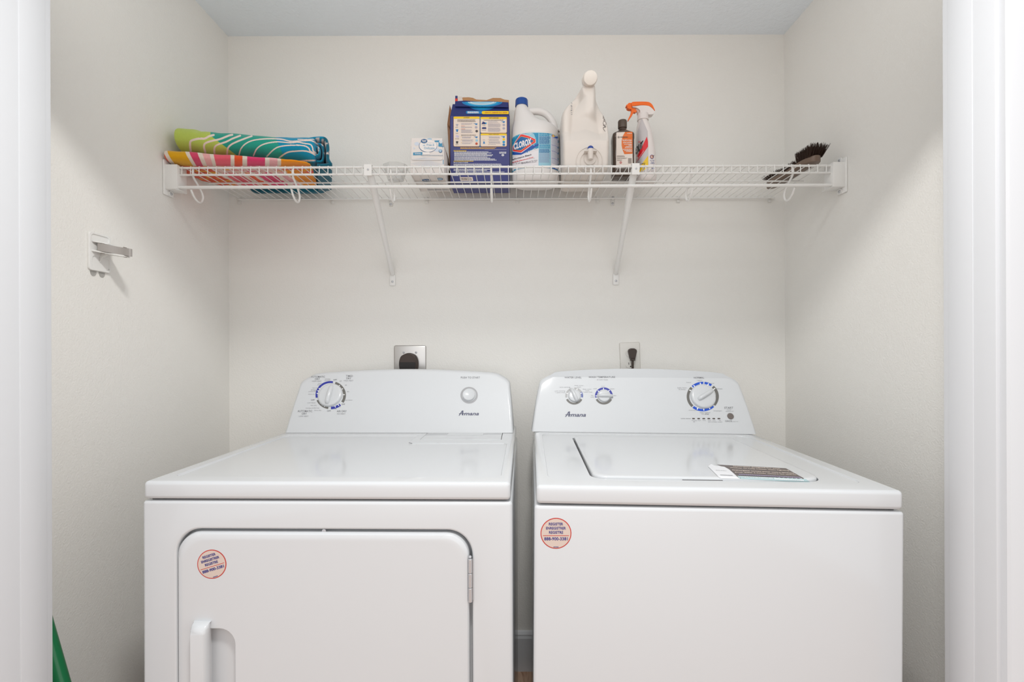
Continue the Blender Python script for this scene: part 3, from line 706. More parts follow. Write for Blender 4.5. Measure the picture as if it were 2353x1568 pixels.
for (y0, y1, k) in ((0, -.010, 1.0), (-.0105, -.020, .97), (-.0205, -.034, .92)):
    rings = []
    for y, kk in ((y0, k * .98), (y0 - .001, k), (y1 + .002, k), (y1, k * .95)): rings.append([bm.verts.new((v.x * kk, y, v.y * kk)) for v in out])
    skin(bm, rings)
obj('plug_body', bm, M_BROWNP, t)
bm = B(); prism(bm, [(v.x * .86, v.y * .86) for v in out if v.y < .0] , lambda x, z: Vector((x, -.034, z)), lambda x, z: Vector((x, -.0352, z))); obj('face_panel', bm, M_BLACK, t)
bm = B(); tube(bm, catmull([(0, -.018, -.03), (0, -.02, -.06), (.02, -.012, -.12), (.03, .0, -.25)], 5), .008, 10, sx=1.6); obj('cord', bm, M_BROWNP, t)
# washer outlet
t = thing('washer_outlet', 'white wall outlet plate behind the washer control panel', 'outlet', Matrix.Translation((.4220, YB, 1.125)) @ Matrix.Rotation(-.035, 4, 'Y'))
bm = B(); box(bm, -.0365, .0365, -.0055, 0, -.059, .059, .004, 3); obj('wall_plate', bm, mat('outlet_plate', rgb(222, 219, 213), .35), t)
for zc in (.021, -.021):
    bm = B(); pts = [(.0172 * math.cos(a), .0142 * max(-.86, min(.86, math.sin(a)))) for a in [2 * PI * k / 32 for k in range(32)]]
    prism(bm, pts, lambda x, z: Vector((x, -.0052, z + zc)), lambda x, z: Vector((x, -.0072, z + zc))); s_ = obj('socket', bm, mat('outlet_plate', rgb(222, 219, 213), .35), t)
    bm = B(); box(bm, -.0072, -.0052, -.0075, -.007, zc + .000, zc + .008); box(bm, .0052, .0072, -.0075, -.007, zc + .001, zc + .007); lathe(bm, [(.0001, 0), (.0026, 0), (.0026, .0004), (.0001, .0004)], Matrix.Translation((0, -.0071, zc - .0065)) @ Matrix.Rotation(PI / 2, 4, 'X'), 12); obj('slots', bm, M_BLACK, s_)
t = thing('washer_plug', 'brown tapered washer plug with its cord in the white outlet', 'plug', Matrix.Translation((.427, YB - .0072, 1.146)))
bm = B(); out = [(-.0085, -.020), (-.0145, .006), (-.0125, .0125), (-.0055, .0165), (.0055, .0165), (.0125, .0125), (.0145, .006), (.0085, -.020)]
rings = [[bm.verts.new((x * k, y, z * k)) for x, z in out] for y, k in ((0, 1.0), (-.008, 1.03), (-.018, 1.0), (-.022, .92))]
skin(bm, rings); box(bm, -.0078, .0078, -.020, -.006, -.0275, -.019, .001, 1); obj('plug_body', bm, M_BROWNP, t, angle=40)
bm = B(); tube(bm, [(0, -.013, -.025), (0, -.013, -.06), (.01, -.012, -.12), (.03, -.006, -.25)], .0042, 10); obj('cord', bm, M_BROWNP, t)
# broom gripper on the left wall
hk = thing('broom_holder', 'white adhesive wall hook with a grey rubber grip arm on the left wall', 'wall hook', Matrix.Translation((XL, 1.160, CAMZ + .245)))
bm = B(); prism(bm, rrect(-.030, .030, -.048, .046, .007, 6), lambda y, z: Vector((0, y, z)), lambda y, z: Vector((.006, y, z)))
pb = obj('back_plate', bm, mat('hook_white', rgb(232, 231, 228), .3), hk, bevel=.0015)
hw = MATS['hook_white']
c1 = B(); prism(c1, rrect(-.024, .025, .016, .041, .007, 6), lambda y, z: Vector((.0035, y, z)), lambda y, z: Vector((.02, y, z)))
c2 = B(); prism(c2, rrect(-.022, .026, -.044, -.012, .008, 6), lambda y, z: Vector((.0035, y, z)), lambda y, z: Vector((.02, y, z)))
cut(pb, [c1, c2])
def droop(o):
    for v in o.data.vertices: v.co.z += .008 - max(0, v.co.x - .004) * .15; v.co.x = .004 + (v.co.x - .004) * .9 if v.co.x > .004 else v.co.x
bm = B()
prism(bm, [(.004, -.026), (.004, .028), (.030, .026), (.056, .016), (.070, .010), (.082, .006), (.084, -.004), (.074, -.010), (.050, -.012), (.028, -.018), (.016, -.024)], lambda x, y: Vector((x, y, -.010)), lambda x, y: Vector((x, y, -.0062)))
prism(bm, [(.004, -.022), (.004, .024), (.022, .020), (.034, .010), (.034, -.008), (.022, -.018)], lambda x, y: Vector((x, y, .0135)), lambda x, y: Vector((x, y, .017)))
prism(bm, [(.005, -.004), (.005, -.034), (.012, -.020), (.030, -.0105)], lambda x, z: Vector((x, -.0015, z)), lambda x, z: Vector((x, .0015, z)))
droop(obj('arm', bm, hw, hk, bevel=.001))
bm = B(); gp = catmull([(.018, -.020, 0), (.040, -.018, 0), (.056, -.010, 0), (.072, -.007, 0), (.094, -.010, 0), (.094, .000, 0), (.074, .004, 0), (.055, .003, 0), (.040, -.006, 0), (.018, -.010, 0)], 3, True)
prism(bm, [(v.x, v.y) for v in gp], lambda x, y: Vector((x, y, -.0060)), lambda x, y: Vector((x, y, .0125)))
droop(obj('rubber_grip', bm, mat('grip_grey', rgb(168, 163, 159), .6), hk, label='grey rubber grip'))
bm = B(); lathe(bm, [(.0001, 0), (.004, 0), (.004, .0246), (.0001, .0246)], Matrix.Translation((.026, -.014, -.0108)), 14); lathe(bm, [(.0001, 0), (.004, 0), (.004, .0250), (.0001, .0250)], Matrix.Translation((.076, -.002, -.0108)), 14); droop(obj('pivot_pin', bm, mat('pin_brown', rgb(120, 108, 96), .4, metal=.6), hk))
clr = mat('clear_tab', rgb(226, 224, 219), .25, alpha=.35)
for y in (-.014, .010):
    bm = B(); prism(bm, [(y + .009 * math.cos(a), -.049 + .013 * math.sin(a)) for a in [PI + PI * k / 12 for k in range(13)]], lambda a, z: Vector((0.0, a, z)), lambda a, z: Vector((.0012, a, z))); obj('adhesive_tab', bm, clr, hk)
# green pole in the corner by the door jamb
bm = B(); m_gr = mat('green_plastic', rgb(20, 112, 66), .28, coat=.3)
a, b = Vector((-.7935, .955, .0)), Vector((-1.015, .970, .726)); dv = (b - a)
tube(bm, [(0, 0, .006)] + [dv * u for u in (.01, .5, .97)] + [dv * .985, dv], [.012, .0145, .0145, .0145, .011, .006], 24)
gp = obj('broom_pole', bm, m_gr, angle=60); gp.location = a; tag(gp, 'glossy green pole leaning in the corner behind the left door jamb', 'pole')

# ================================================================== TOWELS
def towel_mat(name):
    m = bpy.data.materials.new(name); m.use_nodes = True; nt = m.node_tree; b = nt.nodes['Principled BSDF']
    b.inputs['Roughness'].default_value = .95; b.inputs['Sheen Weight'].default_value = .25; b.inputs['Specular IOR Level'].default_value = .15
    at = nt.nodes.new('ShaderNodeAttribute'); at.attribute_name = 'weave'; nt.links.new(at.outputs['Color'], b.inputs['Base Color'])
    tc = nt.nodes.new('ShaderNodeTexCoord'); n = nt.nodes.new('ShaderNodeTexNoise'); n.inputs['Scale'].default_value = 900; n.inputs['Detail'].default_value = 2
    bp = nt.nodes.new('ShaderNodeBump'); bp.inputs['Strength'].default_value = .6; bp.inputs['Distance'].default_value = .0015
    nt.links.new(tc.outputs['Object'], n.inputs['Vector']); nt.links.new(n.outputs['Fac'], bp.inputs['Height']); nt.links.new(bp.outputs[0], b.inputs['Normal'])
    return m
M_TOWEL = towel_mat('terry_cloth')
def interp(tab, x):
    if x <= tab[0][0]: return tab[0][1:]
    for a, b in zip(tab, tab[1:]):
        if x <= b[0]:
            t = (x - a[0]) / (b[0] - a[0]); t = t * t * (3 - 2 * t); return tuple(p * (1 - t) + q * t for p, q in zip(a[1:], b[1:]))
    return tab[-1][1:]
def roll(bm, x0, x1, tab, nx, nt_, nexp=2.6, endr=.03, wrk=0.0, seed=0, cz=.552, hook=None):
    """soft bundle along x; tab rows: x, front d, back d, bottom h, top h"""
    rings = []
    for i in range(nx + 1):
        u = i / nx; x = x0 + (x1 - x0) * u
        e = min(x - x0, x1 - x) ; k = 1 if e > endr else math.sqrt(max(0.0, 1 - (1 - e / endr) ** 2)) * .92 + .08
        f, b, lo, hi = interp(tab, x); dc, hc = (f + b) / 2, (lo + hi) / 2; a, c = (b - f) / 2, (hi - lo) / 2
        ring = []
        for j in range(nt_):
            t = 2 * PI * j / nt_; t += .45 * math.sin(t); cs, sn = math.cos(t), math.sin(t)
            y = dc + a * (k if k > .5 else k * .5 + .25) * math.copysign(abs(cs) ** (2 / nexp), cs); h = hc + c * k * math.copysign(abs(sn) ** (2 / nexp), sn)
            if wrk:
                p = Vector((x * 9 + seed, y * 14, h * 14)); nn = noise.noise(p) * wrk + noise.noise(p * 3.1) * wrk * .35
                y += nn * cs; h += nn * sn * .6
            if hook: x_, y, h = hook(x, y, h)
            else: x_ = x
            ring.append(bm.verts.new((x_, y, max(h, cz) + CAMZ)))
        rings.append(ring)
    skin(bm, rings)
CR = (232, 218, 203); BBX = {}
def seg_d(p, line):
    bb = BBX.get(id(line))
    if bb is None: bb = BBX[id(line)] = (min(q[0] for q in line) - 15, max(q[0] for q in line) + 15, min(q[1] for q in line) - 15, max(q[1] for q in line) + 15)
    if not (bb[0] < p[0] < bb[1] and bb[2] < p[1] < bb[3]): return 9e9
    best = 9e9
    for (ax, ay), (bx, by) in zip(line, line[1:]):
        vx, vy = bx - ax, by - ay; t = max(0, min(1, ((p[0] - ax) * vx + (p[1] - ay) * vy) / (vx * vx + vy * vy + 1e-9)))
        d = math.hypot(p[0] - ax - t * vx, p[1] - ay - t * vy); best = min(best, d)
    return best
def sm(pts): return [(v.x, v.y) for v in catmull([(x, y, 0) for x, y in pts], 5)]
TL = [sm(l) for l in (
    [(432, 380), (425, 300), (440, 262), (520, 240), (590, 238), (640, 212), (690, 198)], [(598, 395), (582, 330), (600, 290), (680, 262), (760, 245), (860, 205), (900, 195)],
    [(700, 405), (700, 345), (730, 310), (830, 275), (900, 240), (990, 205)], [(843, 420), (850, 350), (890, 305), (960, 270), (1050, 235), (1120, 210)],
    [(975, 430), (1000, 350), (1060, 290), (1150, 255), (1300, 240), (1450, 245), (1560, 268), (1700, 262), (1790, 262), (1845, 290), (1870, 330), (1868, 380)],
    [(1140, 430), (1180, 350), (1260, 300), (1400, 275), (1560, 285), (1640, 278), (1700, 290), (1780, 305), (1805, 340), (1812, 375), (1855, 410)],
    [(1290, 440), (1370, 360), (1450, 325), (1600, 312), (1710, 320), (1760, 345), (1780, 380), (1830, 405)], [(1430, 455), (1520, 395), (1620, 380), (1720, 378), (1790, 398), (1835, 425)],
    [(1620, 500), (1720, 487), (1830, 485)], [(1640, 246), (1740, 250), (1850, 250), (1900, 285), (1918, 320)], [(1830, 232), (1900, 245), (1945, 285), (1955, 320)],
    [(1940, 300), (1965, 292), (2010, 268)], [(1935, 410), (1980, 402), (2030, 380)])]
WID = [24, 22, 20, 19, 14, 14, 14, 16, 18, 10, 10, 12, 12]
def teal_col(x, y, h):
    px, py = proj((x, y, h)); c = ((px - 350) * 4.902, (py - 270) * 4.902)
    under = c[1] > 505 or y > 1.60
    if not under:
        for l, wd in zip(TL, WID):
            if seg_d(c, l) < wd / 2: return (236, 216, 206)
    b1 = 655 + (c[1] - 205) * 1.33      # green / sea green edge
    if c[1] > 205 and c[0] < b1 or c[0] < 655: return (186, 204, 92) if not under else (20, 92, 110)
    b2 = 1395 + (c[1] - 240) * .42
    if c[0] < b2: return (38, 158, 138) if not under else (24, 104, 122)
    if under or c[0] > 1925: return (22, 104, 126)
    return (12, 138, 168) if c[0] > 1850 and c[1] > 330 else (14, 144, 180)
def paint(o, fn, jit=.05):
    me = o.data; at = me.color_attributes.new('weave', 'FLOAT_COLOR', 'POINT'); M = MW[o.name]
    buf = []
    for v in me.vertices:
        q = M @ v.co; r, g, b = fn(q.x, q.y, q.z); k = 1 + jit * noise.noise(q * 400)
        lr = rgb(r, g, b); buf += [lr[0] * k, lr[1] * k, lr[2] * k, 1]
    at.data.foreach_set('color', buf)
TT = [(-1.0, 1.372, 1.56, .594, .676), (-.96, 1.372, 1.57, .592, .674), (-.93, 1.372, 1.57, .589, .664), (-.86, 1.374, 1.58, .584, .659), (-.76, 1.376, 1.59, .577, .653), (-.70, 1.378, 1.60, .572, .651), (-.655, 1.382, 1.60, .568, .651), (-.618, 1.384, 1.60, .562, .653), (-.596, 1.385, 1.60, .5525, .655), (-.57, 1.395, 1.60, .5525, .653)]
bm = B()
def shear(x, y, h):
    k = max(0, min(1, (x + .80) / .2)); return x - (y - 1.40) * .40 * k * max(.0, 1), y, h
roll(bm, -1.014, -.582, TT, 640, 280, 2.5, .020, .004, 3, hook=shear)
# folded end: the layers seen edge-on at the right
def lay(bm, path, y0, y1, th, n=30):
    pts = catmull(path, 8); rings = []
    for i, p in enumerate(pts):
        t = (pts[min(i + 1, len(pts) - 1)] - pts[max(i - 1, 0)]).normalized(); nn = Vector((-t.z, 0, t.x)) * th / 2
        sec = []
        for (yy, q) in ((y0, -.5), (y0 - .002, 0), (y0, .5), (y0 + .006, 1), (y1 - .006, 1), (y1, 0), (y1 - .006, -1), (y0 + .006, -1)): sec.append(bm.verts.new(p + nn * q + Vector((-(yy - 1.40) * .40, yy, 0))))
        rings.append(sec)
    skin(bm, rings)
zz = CAMZ
lay(bm, [(-.62, 0, zz + .636), (-.59, 0, zz + .640), (-.564, 0, zz + .638), (-.556, 0, zz + .615), (-.556, 0, zz + .58), (-.550, 0, zz + .566), (-.548, 0, zz + .5605), (-.57, 0, zz + .5582), (-.588, 0, zz + .5582)], 1.405, 1.63, .011)
lay(bm, [(-.60, 0, zz + .626), (-.578, 0, zz + .625), (-.569, 0, zz + .615), (-.569, 0, zz + .586), (-.575, 0, zz + .574), (-.59, 0, zz + .574)], 1.415, 1.61, .009)
lay(bm, [(-.60, 0, zz + .612), (-.584, 0, zz + .608), (-.580, 0, zz + .594), (-.585, 0, zz + .586), (-.592, 0, zz + .585)], 1.40, 1.60, .009)
# the part hanging down behind the striped towel
T2 = [(-.93, 1.622, 1.662, .552, .60), (-.80, 1.622, 1.660, .552, .64), (-.56, 1.614, 1.658, .552, .645)]
roll(bm, -.925, -.645, T2, 90, 40, 2.6, .03, .006, 9)
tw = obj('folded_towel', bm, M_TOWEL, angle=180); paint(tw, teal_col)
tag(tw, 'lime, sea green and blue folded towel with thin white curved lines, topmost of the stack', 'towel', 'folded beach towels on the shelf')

BANDS = [(125, (232, 92, 52)), (170, CR), (370, (226, 168, 12)), (415, CR), (505, (214, 68, 104)), (560, CR), (640, (236, 172, 170)), (685, CR), (880, (232, 96, 112)), (925, CR), (1015, (234, 88, 44)), (1068, CR), (1270, (224, 62, 112)), (1320, CR), (1410, (236, 172, 176)), (1450, CR), (1700, (238, 146, 24))]
def stripe_col(x, y, h):
    hh = h - CAMZ; px, py = proj((x, y, h)); c = ((px - 350) * 4.902, (py - 270) * 4.902)
    fold = y > 1.40 and hh < .562                # underside and lower layers
    if not fold:
        u = c[0]; k = max(0, c[1] - 380)
        u -= (k / 135) ** 1.4 * 75 * max(0, min(1, (900 - u) / 500)) if u < 900 else 0
    else:
        u = ((x * 766 + CX) - 350) * 4.902 + 15
        n = noise.noise(Vector((x * 60, y * 40, 0))) * 18; u += n
        if u < 620 + 40 * noise.noise(Vector((x * 30, y * 30, 3))): return (226, 84, 44) if noise.noise(Vector((x * 45, y * 70, 7))) < .25 else (240, 178, 40)
        if y < 1.45 and hh < .556:
            q = noise.noise(Vector((x * 12, y * 160, 2)))
            if q > .28: return (226, 70, 112)
            if q < -.38: return (240, 170, 50)
            if u > 640 and u < 1380: return (236, 200, 190)
    for e, col in BANDS:
        if u < e: return col
    return (238, 150, 20)
def sag(x, y, h):
    if h < .565 and y > 1.40:
        h += .003 * noise.noise(Vector((x * 40, y * 60, 1)))
    k = max(0, min(1, (x + .80) / .2)); x -= max(0, y - 1.40) * .33 * k
    return x, y, h
bm = B()
TS = [(-1.02, 1.362, 1.56, .554, .595), (-.98, 1.364, 1.59, .551, .594), (-.85, 1.368, 1.60, .551, .584), (-.72, 1.371, 1.605, .551, .574), (-.66, 1.374, 1.605, .551, .568), (-.60, 1.382, 1.60, .5515, .561)]
roll(bm, -1.0295, -.603, TS, 560, 220, 3.0, .012, .002, 21, .5492, sag)
ts = obj('folded_towel', bm, M_TOWEL, angle=180); paint(ts, stripe_col)
tag(ts, 'folded towel with orange, yellow, pink and cream stripes lying directly on the wire shelf', 'towel', 'folded beach towels on the shelf')

# ================================================================== SHELF CONTENTS
D0 = HD + .0004
# clear plastic scoop cup
bm = B(); R = [(.0001, .0012), (.022, .0012), (.0235, .003), (.040, .0455), (.0415, .0465), (.0425, .0455), (.0245, .0005), (.022, 0), (.0001, 0)]
lathe(bm, R, seg=10, caps=False)
cup = obj('measuring_cup', bm, mat('clear_plastic', rgb(228, 228, 226), .12, trans=.55, ior=1.3, alpha=.5), angle=25); cup.location = (-.380, 1.515, CAMZ + D0)
tag(cup, 'small clear plastic measuring cup on the shelf left of the fabric softener box', 'cup')

# white and blue dryer sheet carton
sb = thing('dryer_sheet_box', 'small white and pale blue dryer sheet carton, left of the dark blue box', 'box', Matrix.Translation((-.2685, 1.538, CAMZ + D0)) @ Matrix.Rotation(.01, 4, 'Z'))
m_card = mat('white_card', rgb(226, 219, 214), .55); m_card2 = mat('pale_card', rgb(212, 214, 220), .55)
bm = B(); box(bm, -.0525, .0525, -.080, .080, 0, .088, .0012, 2)
carton = obj('carton', bm, m_card, sb)
bm = B()
rings = []
pl = [(-.050, .040), (.050, .040), (.050, .109), (-.050, .109)]
prism(bm, [(-.0485, -.0815), (.0475, -.0815), (.0475, -.0800), (.0475, .080), (-.0485, .080)], lambda x, y: Vector((x, y, .0883)), lambda x, y: Vector((x, y, .1115)))
prism(bm, rrect(-.0490, .0480, .043, .1120, .004, 4, [.006, .001, .001, .006]), lambda x, z: Vector((x, -.0822 , z)), lambda x, z: Vector((x, -.0812, z)))
flap = obj('lid_flap', bm, m_card, sb, bevel=.0005)
c_b = ink('cart_blue', 60, 140, 178); c_l = ink('cart_light', 168, 194, 212); c_d = ink('cart_navy', 38, 92, 140); c_g = ink('cart_grey', 176, 180, 186); c_ll = ink('cart_palest', 204, 212, 224); c_w = ink('cart_white', 236, 230, 226)
MS = [c_b, c_l, c_d, c_g, c_ll, c_w]
pr = Print([flap, carton], MS); Q = lambda x, y: (930 + x / 11.2, 300 + y / 11.2)
def cl(p, cx, cy, rx, ry, m, l=0): x, y = Q(cx, cy); p.disc(x, y, rx / 11.2, ry / 11.2, m, l)
cl(pr, 310, 345, 62, 48, c_ll); cl(pr, 640, 225, 60, 28, c_l); cl(pr, 830, 500, 60, 50, c_ll); cl(pr, 600, 400, 236, 166, c_d, 1); cl(pr, 603, 396, 226, 160, c_w, 2)
cl(pr, 500, 278, 84, 56, c_d, 3); pr.text('Great', *Q(445, 246), *Q(560, 276), c_w, 4, .03); pr.text('Value', *Q(455, 280), *Q(548, 306), c_w, 4, .03)
pr.text('Fragrance', *Q(600, 312), *Q(770, 335), c_g, 4); pr.text('Free &', *Q(565, 345), *Q(768, 402), c_l, 4, .03); pr.text('Delicate', *Q(502, 425), *Q(775, 484), c_l, 4, .03); pr.text('dryer sheets', *Q(620, 486), *Q(772, 502), c_g, 4)
pr.poly([Q(465, 390), Q(500, 370), Q(535, 385), Q(500, 405)], c_l, 4)
pr.poly([Q(765, 262), Q(985, 250), Q(975, 385), Q(1005, 415), Q(1000, 430), Q(865, 412), Q(875, 300), Q(775, 300)], c_b, 1); cl(pr, 930, 290, 42, 46, c_w, 2); pr.lines(*Q(900, 262), *Q(960, 325), 3, c_l, 3)
cl(pr, 920, 530, 46, 46, c_d, 1); cl(pr, 918, 524, 36, 36, c_l, 2)
pr.poly([Q(218, 570), Q(455, 558), Q(450, 632), Q(218, 640)], c_b, 1); pr.lines(*Q(260, 582), *Q(430, 615), 2, c_w, 2); pr.rect(*Q(460, 560), *Q(650, 620), c_w, 2, r=2)
pr.lines(*Q(420, 628), *Q(985, 655), 1, c_g, 2, .8, 0); pr.poly([Q(225, 425), Q(275, 460), Q(230, 490)], c_ll, 1)
for k in range(-7, 8): pr.poly([Q(590 + k * 6, 690), Q(590 + k * 60, 745 if abs(k) > 3 else 748), Q(590 + k * 60 + 22, 748)], c_ll, 0)
for k in range(-7, 8): pr.poly([Q(590 + k * 4, 758), Q(590 + k * 62, 985 - abs(k) * 18), Q(590 + k * 62 + 24, 985 - abs(k) * 18)], c_ll, 0)
pr.poly([Q(985, 755), Q(1000, 755), Q(1000, 870), Q(985, 870)], c_b, 0)
pr.done('printed_face', carton)
pr = Print(carton, MS)                      # underside seen through the wires
pr.poly([Q(300, 1120), Q(1040, 1120), Q(1150, 1330), Q(400, 1330)], c_ll, 0); cl(pr, 555, 1278, 115, 30, c_d, 1); pr.text('Great Value', *Q(480, 1262), *Q(630, 1292), c_w, 2, .02); cl(pr, 905, 1248, 80, 30, c_d, 1); cl(pr, 900, 1245, 66, 22, c_l, 2)
pr.lines(*Q(640, 1310), *Q(960, 1330), 1, c_g, 1); pr.lines(*Q(560, 1375), *Q(1050, 1420), 2, c_g, 1); pr.lines(*Q(600, 1500), *Q(1150, 1545), 2, c_g, 1); pr.poly([Q(1080, 1380), Q(1180, 1380), Q(1210, 1430), Q(1100, 1430)], c_l, 1)
pr.done('printed_underside', carton)

# dark blue stain remover box, torn open
bb = thing('stain_remover_box', 'large dark blue stain remover carton with torn open brown flaps and yellow-headed panels', 'box', Matrix.Translation((-.1085, 1.588, CAMZ + D0)))
m_nv = mat('navy_card', rgb(52, 56, 118), .4); m_nv2 = mat('navy_card_top', rgb(34, 44, 106), .4); m_kr = mat('kraft_card', rgb(150, 104, 70), .75, vary=(90, .12)); m_kl = mat('kraft_torn', rgb(190, 142, 98), .8)
hw_, hh_ = .0985, .2235
bm = B()
for (x0, x1, y0, y1) in ((-hw_, hw_, -.048, -.0472), (-hw_, hw_, .0472, .048), (-hw_, -hw_ + .0008, -.048, .048), (hw_ - .0008, hw_, -.048, .048)): box(bm, x0, x1, y0, y1, 0, hh_)
box(bm, -hw_, hw_, -.048, .048, 0, .0008)
carton = obj('carton', bm, m_nv, bb, smooth=False)
bm = B(); sheet(bm, [(-hw_ + .001, -.0478, hh_), (hw_ - .001, -.0478, hh_), (hw_ - .004, -.040, hh_ + .046), (-hw_ + .008, -.040, hh_ + .042)], .0008); f1 = obj('front_flap', bm, m_nv2, bb, smooth=False)
bm = B(); sheet(bm, [(-hw_ + .016, -.0485, hh_ + .030), (hw_ - .005, -.050, hh_ + .026), (hw_ - .004, -.0425, hh_ + .046), (hw_ * .3, -.043, hh_ + .050), (0, -.043, hh_ + .0485), (-hw_ * .5, -.043, hh_ + .052), (-hw_ + .017, -.043, hh_ + .050)], .0008); f2 = obj('folded_flap', bm, m_nv2, f1, smooth=False)
bm = B(); sheet(bm, [(-.071, .040, hh_ - .01), (.0955, .040, hh_ - .01), (.0955, .038, hh_ + .0965), (.080, .037, hh_ + .098), (.066, .037, hh_ + .1035), (.040, .037, hh_ + .104), (.024, .037, hh_ + .0985), (.018, .037, hh_ + .0965), (-.018, .037, hh_ + .0985), (-.030, .037, hh_ + .1045), (-.045, .037, hh_ + .1065), (-.066, .037, hh_ + .106), (-.071, .037, hh_ + .100)], .0008); obj('back_flap', bm, m_kl, bb, smooth=False, label='torn brown cardboard flap')
bm = B(); sheet(bm, [(-.090, .0355, hh_ + .03), (-.050, .0355, hh_ + .03), (-.068, .0345, hh_ + .108), (-.090, .0345, hh_ + .1085)], .0006); wf = obj('white_flap', bm, mat('card_white_in', rgb(222, 212, 204), .6), bb, smooth=False)
bm = B(); box(bm, -.0915, -.0825, .033, .0345, hh_ + .080, hh_ + .1005); obj('red_strip', bm, ink('box_red', 226, 62, 44), wf, smooth=False)
bm = B(); box(bm, -.091, -.083, .033, .0345, hh_ + .101, hh_ + .110); obj('blue_strip', bm, m_nv, wf, smooth=False)
bm = B(); sheet(bm, [(-hw_, .046, 0.03), (-hw_, .046, hh_ - .01), (-hw_ - .020, .030, hh_ + .010), (-hw_ - .008, .006, hh_ + .063), (-hw_ + .002, .0, hh_ + .03), (-hw_ - .001, -.03, hh_), (-hw_ - .001, -.046, .03)], .0008)
sheet(bm, [(-hw_ - .019, .028, hh_ + .008), (-hw_ - .001, -.040, hh_ - .045), (-hw_ - .001, -.044, .02), (-hw_ - .005, .03, .02)], .0008)
obj('side_flap', bm, m_kr, bb, smooth=False, label='brown cardboard side flap')
y_ = ink('box_yellow', 240, 200, 20); cr = ink('box_cream', 228, 212, 198); bl = ink('box_blue', 22, 120, 182); dk = ink('box_dark', 70, 62, 66); gy = ink('box_grey', 170, 166, 178); rd = ink('box_redtxt', 190, 80, 50); nb = ink('box_navy2', 38, 52, 112); cy_ = ink('box_cyan', 20, 150, 200); pc = ink('box_pale', 150, 195, 214); pk = ink('box_lilac', 200, 190, 210); kr = ink('box_orange', 232, 178, 60)
MB_ = [y_, cr, bl, dk, gy, rd, nb, cy_, pc, pk, kr, INK_W]
pr = Print(carton, MB_); G = lambda x, y: (1020 + x / 12.06, 210 + y / 12.06)
pr.rect(*G(992, 690), *G(1012, 1600), bl, 0)
for (x0, y0, x1, y1, yh, ttl, tx0, tx1) in ((268, 700, 992, 1530, 762, 'LAUNDRY', 545, 715), (1015, 712, 1745, 1158, 772, 'SOFT SURFACES', 1255, 1515), (1015, 1170, 1745, 1532, 1220, 'HARD SURFACES', 1240, 1520)):
    pr.rect(*G(x0, y0), *G(x1, y1), kr, 0, r=3.2); pr.rect(*G(x0 + 8, y0 + 30), *G(x1 - 8, y1 - 8), cr, 1, r=2.5); pr.rect(*G(x0, y0 + 6), *G(x1, yh), y_, 2, r=1.5); pr.rect(*G(x0 + 5, yh - 20), *G(x1 - 5, yh), y_, 3)
    pr.text(ttl, *G(tx0, y0 + 18), *G(tx1, yh - 10), dk, 4, .01)
L = lambda x0, y0, x1, y1, n, m, f=.5, rg=.15: pr.lines(*G(x0, y0), *G(x1, y1), n, m, 3, f, rg, (1, 3.5))
L(375, 785, 890, 855, 3, dk, .45, .1); L(480, 885, 810, 930, 2, gy); L(480, 955, 600, 975, 1, rd); L(480, 980, 810, 1020, 2, gy); L(480, 1038, 610, 1060, 1, rd); L(480, 1062, 800, 1160, 5, gy); L(480, 1205, 885, 1230, 1, dk, .6, 0)
L(505, 1250, 770, 1310, 3, gy); L(505, 1335, 830, 1400, 3, gy); L(505, 1420, 780, 1465, 2, gy); L(1100, 790, 1660, 812, 1, dk, .6, 0); L(1225, 830, 1510, 870, 2, gy); L(1225, 885, 1590, 1000, 6, gy); L(1225, 1012, 1590, 1125, 6, gy)
L(1250, 1250, 1565, 1310, 3, gy); L(1250, 1330, 1555, 1375, 2, gy); L(1250, 1388, 1575, 1455, 3, gy); L(1250, 1470, 1450, 1490, 1, gy); L(320, 1000, 410, 1015, 1, dk); L(330, 1160, 400, 1175, 1, dk); L(310, 1312, 425, 1328, 1, dk); L(325, 1475, 410, 1490, 1, dk); L(1070, 940, 1155, 955, 1, dk); L(1055, 1075, 1170, 1090, 1, dk); L(1080, 1340, 1140, 1355, 1, dk)
def shirt(cx, cy, s, m): pr.poly([G(cx + s * a, cy + s * b) for a, b in ((-.45, -.5), (-.2, -.55), (0, -.42), (.2, -.55), (.45, -.5), (.95, -.15), (.7, .15), (.45, .0), (.45, 1), (-.45, 1), (-.45, 0), (-.7, .15), (-.95, -.15))], m, 3)
shirt(368, 930, 42, ink('box_palegrey', 206, 196, 190) if False else gy); shirt(368, 1080, 46, bl)
pr.poly([G(345, 1210), G(425, 1240), G(400, 1300), G(318, 1262)], pk, 3); pr.poly([G(335, 1385), G(400, 1385), G(392, 1450), G(342, 1450)], dk, 3)
pr.poly([G(1045, 915), G(1080, 840), G(1150, 868), G(1150, 912)], nb, 3); pr.poly([G(1150, 868), G(1190, 872), G(1168, 915), G(1145, 915)], cy_, 3); pr.poly([G(1050, 1020), G(1075, 998), G(1160, 998), G(1180, 1022), G(1165, 1048), G(1065, 1048)], nb, 3); pr.poly([G(1085, 1455), G(1100, 1390), G(1122, 1390), G(1140, 1455)], bl, 3)
for (x, y) in ((865, 895), (870, 1258), (1625, 835), (1625, 1250)):
    pr.poly([G(x - 40, y), G(x + 70, y), G(x + 55, y + 38), G(x + 12, y + 38), G(x, y + 10), G(x - 40, y + 8)], bl, 3)
for (x, y, m) in ((895, 1000, gy), (910, 1108, dk), (910, 1365, pc), (905, 1455, rd), (1660, 935, gy), (1660, 1030, gy), (1660, 1335, y_), (1660, 1410, cy_), (1660, 1485, bl)):
    a, b = G(x, y); pr.disc(a, b, 3.0, 2.8, m, 3, 14)
for y in (1258, 1342, 1428): a, b = G(487, y); pr.disc(a, b, .7, .7, kr, 3, 8)
